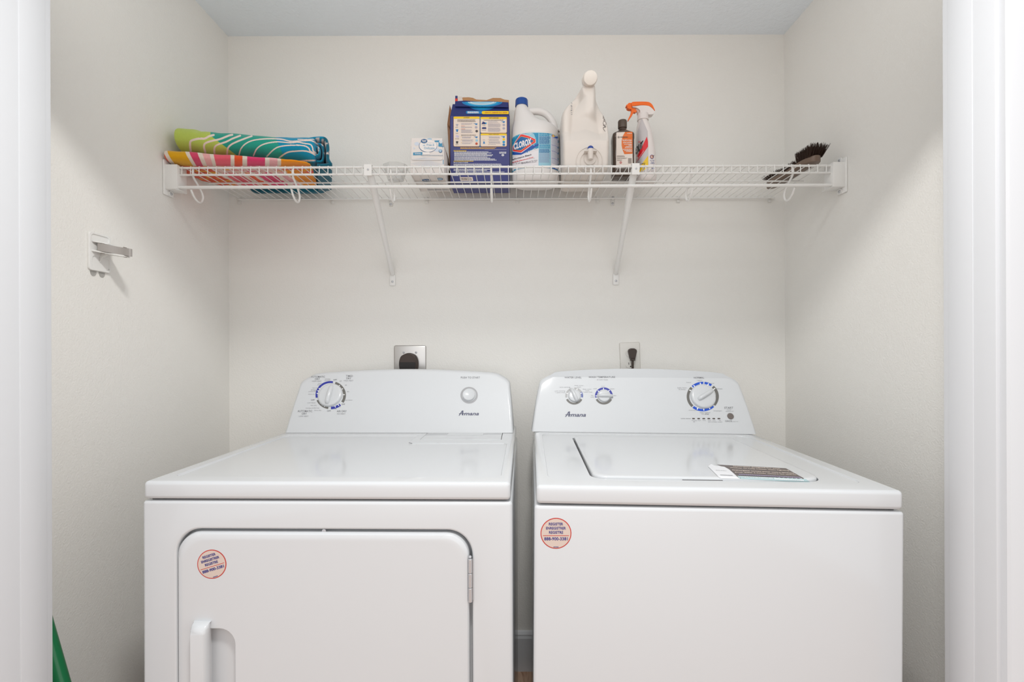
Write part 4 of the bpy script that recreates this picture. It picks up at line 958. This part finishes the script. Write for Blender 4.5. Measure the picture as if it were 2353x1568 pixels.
for y in (1258, 1338, 1395, 1478): a, b = G(1232, y); pr.disc(a, b, .7, .7, kr, 3, 8)
K = lambda x, y: (1020 + x / 14.256, 340 + y / 14.256)
pr.lines(*G(455, 1550), *K(1800, 36), 2, kr, 1, .55, .15); pr.rect(*K(318, 46), *K(1330, 50), pk, 1); pr.rect(*K(1330, 56), *K(2050, 64), pk, 1)
L2 = lambda x0, y0, x1, y1, n, m, f=.6, rg=.1: pr.lines(*K(x0, y0), *K(x1, y1), n, m, 1, f, rg, (2, 6))
L2(318, 80, 740, 112, 1, y_, .7, 0); L2(340, 118, 1640, 280, 5, INK_W, .5, .2); L2(340, 285, 1860, 350, 2, INK_W, .5, .3); L2(340, 352, 1730, 420, 2, INK_W, .5, .05); L2(318, 424, 970, 450, 1, y_, .7, 0)
pr.text('KEEP OUT OF REACH OF CHILDREN.', *K(318, 466), *K(800, 492), INK_W, 1, .03); L2(318, 515, 1960, 620, 3, INK_W, .5, .1); L2(318, 635, 1820, 670, 1, INK_W, .6); L2(318, 690, 1530, 760, 2, INK_W, .5, .1); L2(370, 780, 1980, 805, 1, INK_W, .6, 0)
L2(1815, 125, 2050, 195, 2, INK_W, .5, .05); a, b = K(1930, 240); pr.disc(a, b, 3, 2.4, INK_W, 1, 16); pr.disc(a, b, 1.6, 1.2, gy, 2, 12); L2(240, 895, 500, 925, 1, INK_W, .6)
pr.poly([K(515, 960), K(935, 960), K(962, 1082), K(545, 1082)], cr, 1)
x = 545
while x < 895:
    wd = random.choice((5, 8, 14)); pr.poly([K(x, 985), K(x + wd, 985), K(x + wd + 20, 1058), K(x + 20, 1058)], dk, 2); x += wd + random.choice((6, 9, 12))
pr.done('printed_face', carton)
pr = Print(f1, MB_)
ccx, ccy = G(1060, 290)
for rx_, ry_, m in ((440, 245, bl), (360, 205, cy_)): pr.poly([G(1060 + rx_ * math.cos(t), 290 + ry_ * math.sin(t)) for t in [PI * k / 24 for k in range(25)]], m, 0 if m is bl else 1)
pr.rect(*G(612, 547), *G(1100, 628), bl, 2, r=3); pr.rect(*G(1050, 553), *G(1815, 638), y_, 3, r=3.3); pr.text('ADD TO EVERY LOAD', *G(1135, 582), *G(1760, 614), rd, 4, .03, rot=180)
for yy in (565, 592): pr.lines(*G(655, yy), *G(1005, yy + 22), 1, INK_W, 4, .8, .15, (2, 5))
pr.done('printed_flap', f1)
pr = Print(f2, MB_)
for rx_, ry_, m, l in ((560, 142, bl, 0), (470, 122, cy_, 1), (400, 95, pc, 2), (330, 72, INK_W, 3), (310, 62, pc, 4)): pr.poly([G(1060 + rx_ * math.cos(t), 296 + ry_ * math.sin(t)) for t in [PI * k / 24 for k in range(25)]], m, l)
pr.done('printed_band', f2)

# ------------------------------------------------------------ bleach jug
bj = thing('bleach_jug', 'white bleach jug with blue cap and side handle, right of the dark blue box', 'bottle', Matrix.Translation((.0755, 1.562, CAMZ + D0)))
m_hd = mat('white_hdpe', rgb(226, 222, 219), .32, coat=.1)
bm = B()
loft(bm, [(0, 0, 0, .068, .050, 2.6), (.003, 0, 0, .073, .054, 2.6), (.012, 0, 0, .0785, .059, 2.5), (.030, 0, 0, .0795, .060, 2.5), (.035, 0, 0, .0795, .060, 2.4), (.0365, 0, 0, .0787, .0592, 2.4), (.150, 0, 0, .0787, .0592, 2.4), (.152, 0, 0, .0790, .060, 2.4), (.165, 0, 0, .0785, .0595, 2.4),
          (.180, -.002, 0, .0765, .057, 2.3), (.190, -.005, 0, .0725, .053, 2.2), (.197, -.010, 0, .066, .049, 2.2), (.203, -.019, 0, .056, .045, 2.1), (.212, -.028, 0, .045, .041, 2.1), (.222, -.034, 0, .038, .037, 2), (.235, -.039, 0, .0315, .032, 2), (.248, -.043, 0, .0255, .0265, 2),
          (.258, -.045, 0, .0205, .021, 2), (.264, -.0455, 0, .0185, .0185, 2), (.276, -.0455, 0, .018, .018, 2)], 64)
body = obj('body', bm, m_hd, bj, angle=60)
bm = B(); tube(bm, catmull([(-.040, 0, .243), (-.018, 0, .247), (.010, 0, .248), (.034, 0, .240), (.052, 0, .222), (.063, 0, .200), (.066, 0, .178)], 6), [.010] * 4 + [.0115] * 30 + [.015] * 3, 20)
obj('handle', bm, m_hd, bj)
bm = B(); rr = .0208; sg = 72; prof = [(rr, .264), (rr, .283), (rr * .96, .286), (rr * .85, .2875), (.0001, .288)]
rings = [[bm.verts.new((-.0455 + (r * (1 + (.03 if k % 2 and i < 2 else 0))) * math.cos(2 * PI * k / sg), r * (1 + (.03 if k % 2 and i < 2 else 0)) * math.sin(2 * PI * k / sg), z)) for k in range(sg)] for i, (r, z) in enumerate([(rr * .9, .264)] + prof)]
skin(bm, rings); obj('cap', bm, mat('cap_blue', rgb(26, 74, 150), .35), bj)
bm = B(); rings = [[bm.verts.new((x, y, z)) for x, y in sell(.0790, .0595, 2.4, 96)] for z in (.037, .065, .094, .122, .1495)]; skin(bm, rings, caps=False)
label = obj('label', bm, mat('label_sky', rgb(92, 176, 205), .35), bj)
l_s = ink('lb_sky', 28, 140, 182, .35); l_l = ink('lb_pale', 150, 198, 214, .35); l_w = ink('lb_white', 228, 224, 226, .35); l_r = ink('lb_red', 228, 46, 44, .35); l_b = ink('lb_blue', 12, 98, 160, .35); l_d = ink('lb_deep', 20, 76, 164, .35); l_y = ink('lb_gold', 240, 190, 90, .35); l_k = ink('lb_ink', 70, 66, 84, .4); l_g = ink('lb_greyblue', 150, 168, 196, .4)
pr = Print(label, [l_s, l_l, l_w, l_r, l_b, l_d, l_y, l_k, l_g], maxlen=4)
V = lambda x, y: (1170 + x / 10.45, 290 + y / 10.45)
VP_ = lambda *a: [V(x, y) for x, y in a]
pr.poly(VP_((60, 100), (700, 100), (700, 1200), (60, 1200)), l_s, 0)
pr.poly(VP_((300, 120), (560, 108), (640, 300), (480, 320), (200, 400)), l_l, 1)
pr.poly(VP_((60, 700), (260, 690), (430, 640), (560, 570), (705, 530), (705, 1100), (60, 1200)), l_w, 1)
for k in range(60):
    x = random.uniform(80, 690); y = 720 - (x - 80) * .26 + random.uniform(-45, 20); a, b = V(x, y); pr.disc(a, b, random.uniform(.5, 1.6), random.uniform(.5, 1.4), l_w, 1, 8)
pr.poly(VP_((60, 640), (290, 668), (705, 425), (705, 465), (420, 620), (290, 690), (60, 690)), l_d, 2)
for k in range(9):
    t = math.radians(200 + k * 14); pr.poly(VP_((430 + 100 * math.cos(t), 250 + 60 * math.sin(t)), (430 + 112 * math.cos(t + .1), 250 + 66 * math.sin(t + .1)), (430 + 240 * math.cos(t + .05), 260 + 150 * math.sin(t + .05))), l_w, 2)
pr.poly(VP_((272, 196), (330, 196), (470, 232), (640, 318), (642, 402), (560, 450), (300, 645), (270, 642), (90, 612), (84, 500), (150, 372)), l_w, 3)
pr.poly(VP_((280, 206), (330, 206), (470, 242), (630, 322), (630, 396), (550, 445), (292, 632), (270, 632), (100, 602), (94, 505), (160, 376)), l_r, 4)
pr.poly(VP_((288, 246), (460, 286), (606, 360), (290, 592), (112, 570), (112, 510), (190, 355)), l_y, 5)
pr.poly(VP_((290, 255), (460, 295), (594, 360), (290, 583), (112, 566), (116, 510), (196, 352)), l_b, 6)
pr.qtext('CLOROX', VP_((120, 420), (535, 285), (538, 448), (122, 578)), l_w, 8, .05)
a, b = V(595, 458); pr.disc(a, b, 1, 1, l_w, 3, 10)
pr.qtext('Performance Bleach', VP_((60, 790), (532, 662), (534, 704), (60, 832)), l_k, 3, .02)
pr.qtext('Kills 99.9% of Bacteria and Viruses', VP_((60, 868), (578, 733), (580, 758), (60, 900)), l_r, 3, .02)
pr.line(VP_((100, 895), (350, 815), (620, 768)), .3, l_k, 3)
pr.qtext('E. coli, Salmonella and Flu Virus', VP_((170, 888), (672, 806), (674, 834), (172, 918)), l_k, 3, .01)
pr.qtext('Fighting Bacteria Growth', VP_((290, 890), (655, 845), (657, 872), (292, 918)), l_k, 3, .01)
pr.poly(VP_((703, 100), (1003, 100), (1003, 1200), (703, 1200)), l_l, 1)
for y0, y1, n, m in ((130, 240, 3, l_s), (245, 430, 9, l_b), (440, 540, 4, l_s), (550, 640, 5, l_b), (640, 880, 11, l_g)): pr.lines(*V(720, y0), *V(985, y1), n, m, 2, .6, .12, (2, 8))
pr.poly(VP_((1003, 100), (1250, 100), (1250, 1200), (1003, 1200)), l_w, 1); pr.poly(VP_((1013, 120), (1240, 190), (1240, 350), (1013, 245)), l_d, 2)
a, b = V(1065, 232); pr.disc(a, b, 3.6, 3, l_y, 3)
for k in range(22):
    y = 270 + k * 29; pr.poly(VP_((1015, y), (1100, y + 22), (1210, y + 95), (1210, y + 108), (1100, y + 33), (1015, y + 10)), l_d if k in (0, 6, 11, 17) else l_g, 2)
pr.poly(VP_((1013, 975), (1230, 1080), (1230, 1120), (1013, 1000)), l_d, 3)
pr.done('printed_label', label)

# ------------------------------------------------------------ large detergent jug
DX, DFR, DBK = .2215, 1.418, 1.634
dj = thing('detergent_jug', 'tall creamy white detergent jug with round cap, centre grip and push-button spout', 'bottle', Matrix.Translation((DX + .0055, (DFR + DBK) / 2, CAMZ + D0)) @ Matrix.Rotation(-.037, 4, 'Z'))
m_cream = mat('cream_hdpe', rgb(224, 216, 208), .38, coat=.05)
def djx(px): return (px - CX) / 757 - DX
hs = [  # height, left x, right x, front y, back y  (local)
    (0.000, -.060, .062, -.098, .098), (.004, -.066, .067, -.105, .105), (.018, -.0695, .069, -.1075, .1075), (.05, -.0705, .0700, -.108, .108), (.10, -.0712, .0725, -.108, .108), (.125, -.0718, .0722, -.108, .108), (.15, -.0724, .0695, -.108, .106),
    (.165, -.0726, .0648, -.108, .102), (.178, -.0722, .061, -.108, .096), (.188, -.0695, .0565, -.108, .088), (.198, -.0630, .0512, -.107, .077), (.21, -.0535, .0463, -.106, .062), (.225, -.042, .0408, -.105, .042), (.238, -.031, .0368, -.103, .020), (.250, -.020, .0340, -.100, -.005), (.262, -.010, .0318, -.094, -.035), (.272, -.003, .028, -.086, -.055)]
bm = B(); rings = []; SG = 160
def dsec(h):
    for a, b in zip(hs, hs[1:]):
        if a[0] <= h <= b[0]:
            t = (h - a[0]) / (b[0] - a[0]); return [p * (1 - t) + q * t for p, q in zip(a, b)]
    return list(hs[-1])
cxg = djx(1355)
for i in range(111):
    h = .272 * i / 110; _, l, r, f, b = dsec(h); ring = []
    for x, y in sell((r - l) / 2, (b - f) / 2, 13 - 9 * max(0, min(1, (h - .10) / .14)), SG, (l + r) / 2, (f + b) / 2):
        if y < -.03:
            zone = max(0, min(1, (h - .085) / .035)) * max(0, min(1, (.262 - h) / .03))
            d = abs(x - cxg); rw = .0155 + .012 * max(0, 1 - (h - .09) / .05) + .004 * max(0, (h - .2) / .06)
            g = 1 / (1 + math.exp(-(d - rw - .004) / .0020)); edge = 1 / (1 + math.exp((d - .052) / .006))
            y += .034 * zone * g * (.35 + .65 * edge) * (-y / .108)
        ring.append(bm.verts.new((x, y, h)))
    rings.append(ring)
skin(bm, rings); body = obj('body', bm, m_cream, dj, angle=80)
ccx, ccz = djx(1357), (CY - 182) / 757 - HD
bm = B(); Mc = Matrix.Translation((ccx, -.112, ccz)) @ Matrix.Rotation(math.radians(109), 4, 'X')
lathe(bm, [(.0001, -.036), (.022, -.036), (.0215, -.012), (.0225, -.011), (.0225, -.007), (.0195, -.0065), (.0195, 0), (.0001, 0)], Mc, 48); obj('neck', bm, m_cream, dj)
bm = B(); lathe(bm, [(.0205, -.006), (.0205, .008), (.0198, .0105), (.018, .0115), (.0001, .0115)], Mc, 64); obj('cap', bm, mat('cap_cream', rgb(232, 225, 216), .35), dj)
spx, spz = djx(1356), (CY - 362) / 757 - HD
for rr, dy in ((.040, .0), (.0275, .0)):
    bm = B(); pts = [(spx - .002 + rr * math.cos(t), -.1085 - dy, spz - .012 + rr * 1.05 * math.sin(t)) for t in [2 * PI * k / 48 for k in range(49)]]
    tube(bm, pts, .0012, 6); obj('moulded_ring', bm, m_cream, dj)
bm = B(); lathe(bm, [(.0001, -.002), (.0185, -.002), (.0185, .003), (.017, .005), (.0001, .005)], Matrix.Translation((spx, -.108, spz - .006)) @ Matrix.Rotation(PI / 2, 4, 'X'), 40)
sp = obj('spout_collar', bm, m_cream, dj)
bm = B(); lathe(bm, [(.0001, -.013), (.0068, -.013), (.0072, -.012), (.0088, .010), (.0092, .013), (.0092, .0175), (.0001, .0175)], Matrix.Translation((spx, -.124, spz)), 28)
box(bm, spx - .019, spx + .019, -.131, -.110, spz + .0095, spz + .0120, .0008, 1); box(bm, spx - .006, spx + .006, -.124, -.108, spz - .002, spz + .012)
st = obj('spout', bm, m_cream, dj, angle=40)
bm = B(); lathe(bm, [(.009, 0), (.009, .004), (.0075, .0075), (.004, .010), (.0001, .0108)], Matrix.Translation((spx, -.124, spz + .0172)), 28); obj('push_button', bm, mat('button_blue', rgb(36, 68, 150), .4), st, label='blue push button on the spout')
bk = ink('marker', 62, 50, 46, .6)
pr = Print(body, [bk], lift=.0004); Z = lambda x, y: (1280 + x / 10.45, 150 + y / 10.45); Z2 = lambda x, y: (1280 + x / 9.8, 290 + y / 9.8)
def stroke(pts, w=.75): pr.line(sm(pts), w, bk)
stroke([Z(1115, 1118), Z(1128, 1135), Z(1088, 1175), Z(1105, 1188)]); stroke([Z(1118, 1135), Z(1150, 1165), Z(1188, 1198)])
stroke([Z(1130, 1205), Z(1105, 1225), Z(1125, 1260), Z(1158, 1265), Z(1150, 1225), Z(1122, 1215)]); stroke([Z(1160, 1255), Z(1110, 1262), Z(1105, 1278), Z(1150, 1300), Z(1118, 1310), Z(1160, 1330), Z(1108, 1345)])
stroke([Z(1108, 1345), Z(1160, 1362), Z(1178, 1410), Z(1165, 1445), Z(1125, 1430), Z(1105, 1395), Z(1120, 1365)]); stroke([Z(1165, 1445), Z(1105, 1440), Z(1170, 1475), Z(1150, 1495), Z(1118, 1490), Z(1112, 1515), Z(1135, 1568)])
stroke([Z2(1060, 0), Z2(1095, 12), Z2(1045, 35), Z2(1045, 60), Z2(1085, 122)])
pr.done('marker_writing', body, 'black handwriting running down the jug')
pr = Print(body, [INK_L], lift=.0004); random.seed(3)
y = 775
while y < 1185:
    a, b = Z(340 + random.uniform(-8, 8) - (y - 775) * .02, y); pr.rect(a, b, a + random.uniform(1.8, 3.0), b + random.uniform(.7, 1.8), INK_L); y += random.choice((22, 26, 42))
pr.done('stamped_code', body)

# ------------------------------------------------------------ hydrogen peroxide bottle
hp = thing('peroxide_bottle', 'dark brown plastic bottle with white and orange hydrogen peroxide label, left of the spray bottle', 'bottle', Matrix.Translation((.3545, 1.508, CAMZ + D0)) @ Matrix.Rotation(-.05, 4, 'Z'))
m_bb = mat('brown_bottle', rgb(78, 63, 54), .22, coat=.3)
bm = B()
loft(bm, [(0, 0, 0, .0290, .0240, 4), (.002, 0, 0, .0330, .0270, 5), (.010, 0, 0, .0345, .0290, 6), (.034, 0, 0, .0345, .0290, 6), (.037, 0, 0, .0338, .0280, 6), (.120, 0, 0, .0338, .0280, 6), (.1225, 0, 0, .0345, .0290, 6), (.136, 0, 0, .0345, .0290, 6), (.141, 0, 0, .0335, .0275, 5), (.146, 0, 0, .0275, .0235, 3.4), (.151, 0, 0, .0205, .019, 2.6), (.156, 0, 0, .0145, .0145, 2.1), (.160, 0, 0, .0118, .0118, 2), (.178, 0, 0, .0115, .0115, 2)], 64)
body = obj('body', bm, m_bb, hp, angle=50)
bm = B(); rings = []; sg = 60
for r, z in ((.0105, .164), (.0135, .164), (.0138, .166), (.0138, .186), (.0128, .189), (.0001, .1895)): rings.append([bm.verts.new((r * (1 + (.03 if k % 2 and .165 < z < .188 else 0)) * math.cos(2 * PI * k / sg), r * (1 + (.03 if k % 2 and .165 < z < .188 else 0)) * math.sin(2 * PI * k / sg), z)) for k in range(sg)])
skin(bm, rings); obj('cap', bm, mat('brown_cap', rgb(84, 70, 60), .4), hp)
o_o = ink('ph_orange', 222, 108, 30, .4); o_w = ink('ph_white', 228, 216, 206, .45); o_k = ink('ph_black', 60, 48, 42); o_g = ink('ph_grey', 150, 136, 128); o_r = ink('ph_red', 186, 66, 66)
pr = Print(body, [o_w, o_o, o_k, o_g, o_r], maxlen=3, lift=.0004); N_ = lambda x, y: (1390 + x / 7.84, 220 + y / 7.84); NP = lambda *a: [N_(x, y) for x, y in a]
pr.poly(NP((206, 668), (215, 662), (485, 652), (495, 660), (498, 1282), (490, 1292), (210, 1306), (202, 1298)), o_w, 0)
pr.poly(NP((362, 657), (485, 652), (495, 660), (496, 1048), (350, 1056), (318, 980), (300, 900), (300, 820), (315, 740)), o_o, 1)
pr.poly(NP((228, 748), (247, 728), (266, 748), (247, 768)), o_k, 2); pr.poly(NP((238, 748), (247, 738), (256, 748), (247, 758)), o_w, 3); pr.lines(*N_(275, 738), *N_(412, 752), 1, o_k, 2, .8, 0, (2, 4)); pr.lines(*N_(400, 672), *N_(482, 686), 1, o_w, 3, .8, 0)
pr.text('hydrogen', *N_(318, 788), *N_(482, 826), o_w, 3, .03); pr.text('peroxide', *N_(330, 828), *N_(482, 862), o_w, 3, .03)
for x0, y0 in ((345, 868), (425, 885), (375, 908), (358, 930), (322, 962), (350, 982), (380, 1000)): pr.lines(*N_(x0, y0), *N_(484, y0 + 14), 1, o_w, 3, .8, 0, (2, 5))
pr.lines(*N_(218, 1078), *N_(380, 1110), 3, o_g, 2); pr.lines(*N_(218, 1120), *N_(402, 1138), 2, o_k, 2, .4); pr.lines(*N_(218, 1150), *N_(320, 1178), 3, o_g, 2)
a, b = N_(285, 1207); pr.disc(a, b, 2.5, 2.7, o_r, 2); pr.rect(a - .4, b - 1.5, a + .4, b + 1.5, o_w, 3); pr.rect(a - 1.4, b - .4, a + 1.4, b + .4, o_w, 3)
for k in range(9): pr.rect(*N_(416, 1128 + k * 11), *N_(480, 1133 + k * 11), o_k if k % 3 else o_g, 2)
pr.lines(*N_(300, 1268), *N_(405, 1284), 1, o_g, 2, .8)
pr.done('label', body, 'white and orange paper label')

# ------------------------------------------------------------ trigger spray bottle
sp_ = thing('spray_bottle', 'white trigger spray bottle with orange trigger and red and yellow stain remover label', 'bottle', Matrix.Translation((.4370, 1.550, CAMZ + D0)))
m_sw = mat('spray_white', rgb(228, 220, 216), .3, coat=.15); m_or = mat('trigger_orange', rgb(242, 108, 24), .35)
bm = B()
loft(bm, [(0, .004, 0, .026, .028, 3), (.003, .004, 0, .030, .032, 3), (.015, .004, 0, .0325, .0345, 3), (.06, .0045, 0, .0320, .034, 3), (.10, .0035, 0, .0300, .032, 2.8), (.14, .001, 0, .0275, .030, 2.6), (.17, -.0015, 0, .0250, .027, 2.4), (.190, -.003, 0, .0215, .022, 2.2), (.202, -.004, 0, .0175, .0175, 2), (.208, -.0045, 0, .0160, .016, 2), (.216, -.0045, 0, .0155, .0155, 2)], 72)
body = obj('body', bm, m_sw, sp_, angle=60)
bm = B(); lathe(bm, [(.0150, .210), (.0185, .210), (.0182, .229), (.0172, .2315), (.012, .232)], Matrix.Translation((-.0045, 0, 0)), 36); obj('collar', bm, m_sw, sp_)
hd = lambda x, y, d=0: Vector(((1390 + x / 7.84 - CX) * 1.52 / F - .4370, d, (CY - (220 + y / 7.84)) * 1.52 / F - HD))
def slab(name, pts, hwid, m, par=sp_, bev=.002):
    bm = B(); c = sm(pts) if len(pts) > 8 else pts
    prism(bm, c, lambda x, y: hd(x, y, -hwid), lambda x, y: hd(x, y, hwid)); return obj(name, bm, m, par, angle=50, bevel=bev, seg=3)
head = slab('spray_head', [(530, 140), (560, 146), (700, 128), (820, 135), (880, 165), (925, 210), (948, 238), (940, 262), (915, 288), (860, 295), (820, 290), (815, 268), (690, 262), (680, 225), (650, 190), (600, 165), (545, 158)], .0105, m_sw)
slab('top_cover', [(528, 146), (520, 110), (530, 75), (560, 64), (700, 60), (820, 66), (870, 88), (905, 125), (930, 175), (950, 228), (925, 205), (880, 160), (820, 134), (700, 124), (560, 140)], .0112, m_or)
slab('nozzle', [(530, 70), (530, 165), (510, 186), (462, 172), (448, 150), (452, 135), (435, 132), (432, 108), (448, 103), (462, 88), (480, 72)], .0075, m_or, bev=.0012)
slab('trigger', [(515, 158), (560, 160), (625, 185), (628, 215), (605, 242), (572, 240), (545, 290), (505, 345), (478, 383), (466, 378), (480, 335), (508, 280), (525, 225), (524, 190)], .0055, m_or, bev=.0015)
bm = B(); tube(bm, [hd(610, 190), hd(645, 200), hd(668, 235), hd(670, 270)], .006, 14); obj('piston_tube', bm, mat('frosted_tube', rgb(222, 190, 180), .3, trans=.2), sp_)
s_r = ink('sp_red', 222, 26, 40, .35); s_y = ink('sp_yellow', 238, 196, 24, .35); s_k = ink('sp_black', 44, 36, 36, .35); s_g = ink('sp_silver', 198, 192, 192, .3); s_b = ink('sp_blue', 66, 84, 140, .4); s_o = ink('sp_or', 236, 140, 50, .4)
pr = Print(body, [s_r, s_y, s_k, s_g, s_b, s_o, INK_W], maxlen=4)
pr.poly(NP((590, 640), (660, 380), (700, 480), (770, 640), (780, 800), (790, 1390), (570, 1390)), s_g, 0)
pr.poly(NP((755, 738), (775, 830), (776, 920), (570, 1210), (570, 1110), (650, 960)), s_r, 1); pr.poly(NP((778, 1080), (778, 1290), (640, 1385), (620, 1380), (660, 1240)), s_y, 1)
pr.qtext('SHOUT', NP((480, 1010), (692, 800), (692, 925), (480, 1190)), s_k, 3, .06, .15)
pr.qtext('advanced', NP((590, 1140), (695, 985), (697, 1010), (590, 1170)), INK_W, 3); pr.lines(*N_(605, 815), *N_(655, 850), 2, s_r, 2)
pr.line(NP((660, 1230), (720, 1215), (700, 1265), (640, 1300)), 1.6, s_k, 2); pr.line(NP((640, 1380), (735, 1275)), 1.2, s_b, 2)
a, b = N_(845, 1103); pr.arc(a, b, 4.4, 4.8, 0, 360, .72, s_b, 1); pr.arc(a, b, 3.2, 3.4, 0, 360, .7, s_o, 2); pr.line(NP((840, 1105), (870, 1090), (886, 1072)), .8, s_k, 3)
pr.text('For Tips,', *N_(812, 1158), *N_(892, 1182), s_b, 1, .02); pr.text('Tricks', *N_(824, 1188), *N_(885, 1208), s_b, 1, .02); pr.text('& More', *N_(822, 1212), *N_(892, 1230), s_b, 1, .02)
pr.rect(*N_(838, 1268), *N_(886, 1322), s_b, 1, r=.7); pr.text('f', *N_(858, 1275), *N_(880, 1322), INK_W, 3, .05); pr.lines(*N_(828, 1335), *N_(898, 1375), 3, s_g, 1, .6)
pr.done('label', body, 'silver, red and yellow printed label')

# ------------------------------------------------------------ scrub brush
sbt = thing('scrub_brush', 'dark wooden scrub brush with brown bristles pointing up, near the shelf right end', 'brush', Matrix.Translation((.8935, 1.495, CAMZ + D0)) @ Matrix.Rotation(.10, 4, 'Z') @ Matrix.Rotation(-.03, 4, 'X'))
m_wd = mat('brush_wood', rgb(112, 92, 78), .4, coat=.2, vary=(40, .15)); m_br_ = mat('bristle', rgb(58, 40, 30), .7)
bm = B(); rings = []
for z, k in ((.004, .90), (.005, .95), (.008, 1.0), (.0185, 1.0), (.021, .97), (.0215, .93)):
    pts = []
    for t in [2 * PI * i / 64 for i in range(64)]:
        y = .113 * math.copysign(abs(math.sin(t)) ** .8, math.sin(t)); wd = .024 + .005 * (abs(y) / .113) - .004 * math.exp(-(y / .03) ** 2)
        pts.append((wd * k * math.copysign(abs(math.cos(t)) ** .75, math.cos(t)), y * (.985 + .015 * k)))
    rings.append([bm.verts.new((x, y, z)) for x, y in pts])
skin(bm, rings); obj('block', bm, m_wd, sbt, angle=50)
bm = B(); random.seed(11)
for i in range(6):
    for j in range(24):
        ty = -.102 + .195 * j / 23; tx = -.0185 + .037 * i / 5
        full = ty < -.050; short = -.050 <= ty < .035
        for k in range(26 if full else 16):
            bx, by = tx + random.gauss(0, .0013), ty + random.gauss(0, .0015)
            fl = 1.45 + random.uniform(-.12, .12); L_ = (random.uniform(.030, .036) if full else random.uniform(.010, .018) if short else random.uniform(.020, .027)) - .004 * abs(i - 2.5) / 2.5
            tip = Vector((bx * fl + random.gauss(0, .001), by * 1.06 + random.gauss(0, .0012) + (.012 * (by / .1) ** 3), .021 + L_)); p = Vector((bx, by, .020)); r = .00045
            mid = (p + tip) / 2 + Vector((random.gauss(0, .0006), random.gauss(0, .0006), 0))
            vs = []
            for q, rr in ((p, r), (mid, r), (tip, r * .6)): vs.append([bm.verts.new(q + Vector((rr * math.cos(a_), rr * math.sin(a_), 0))) for a_ in (0, 2.1, 4.2)])
            for A_, B_ in zip(vs, vs[1:]):
                for q in range(3): bm.faces.new((A_[q], A_[(q + 1) % 3], B_[(q + 1) % 3], B_[q]))
br = obj('bristles', bm, m_br_, sbt, smooth=False); br['kind'] = 'stuff'
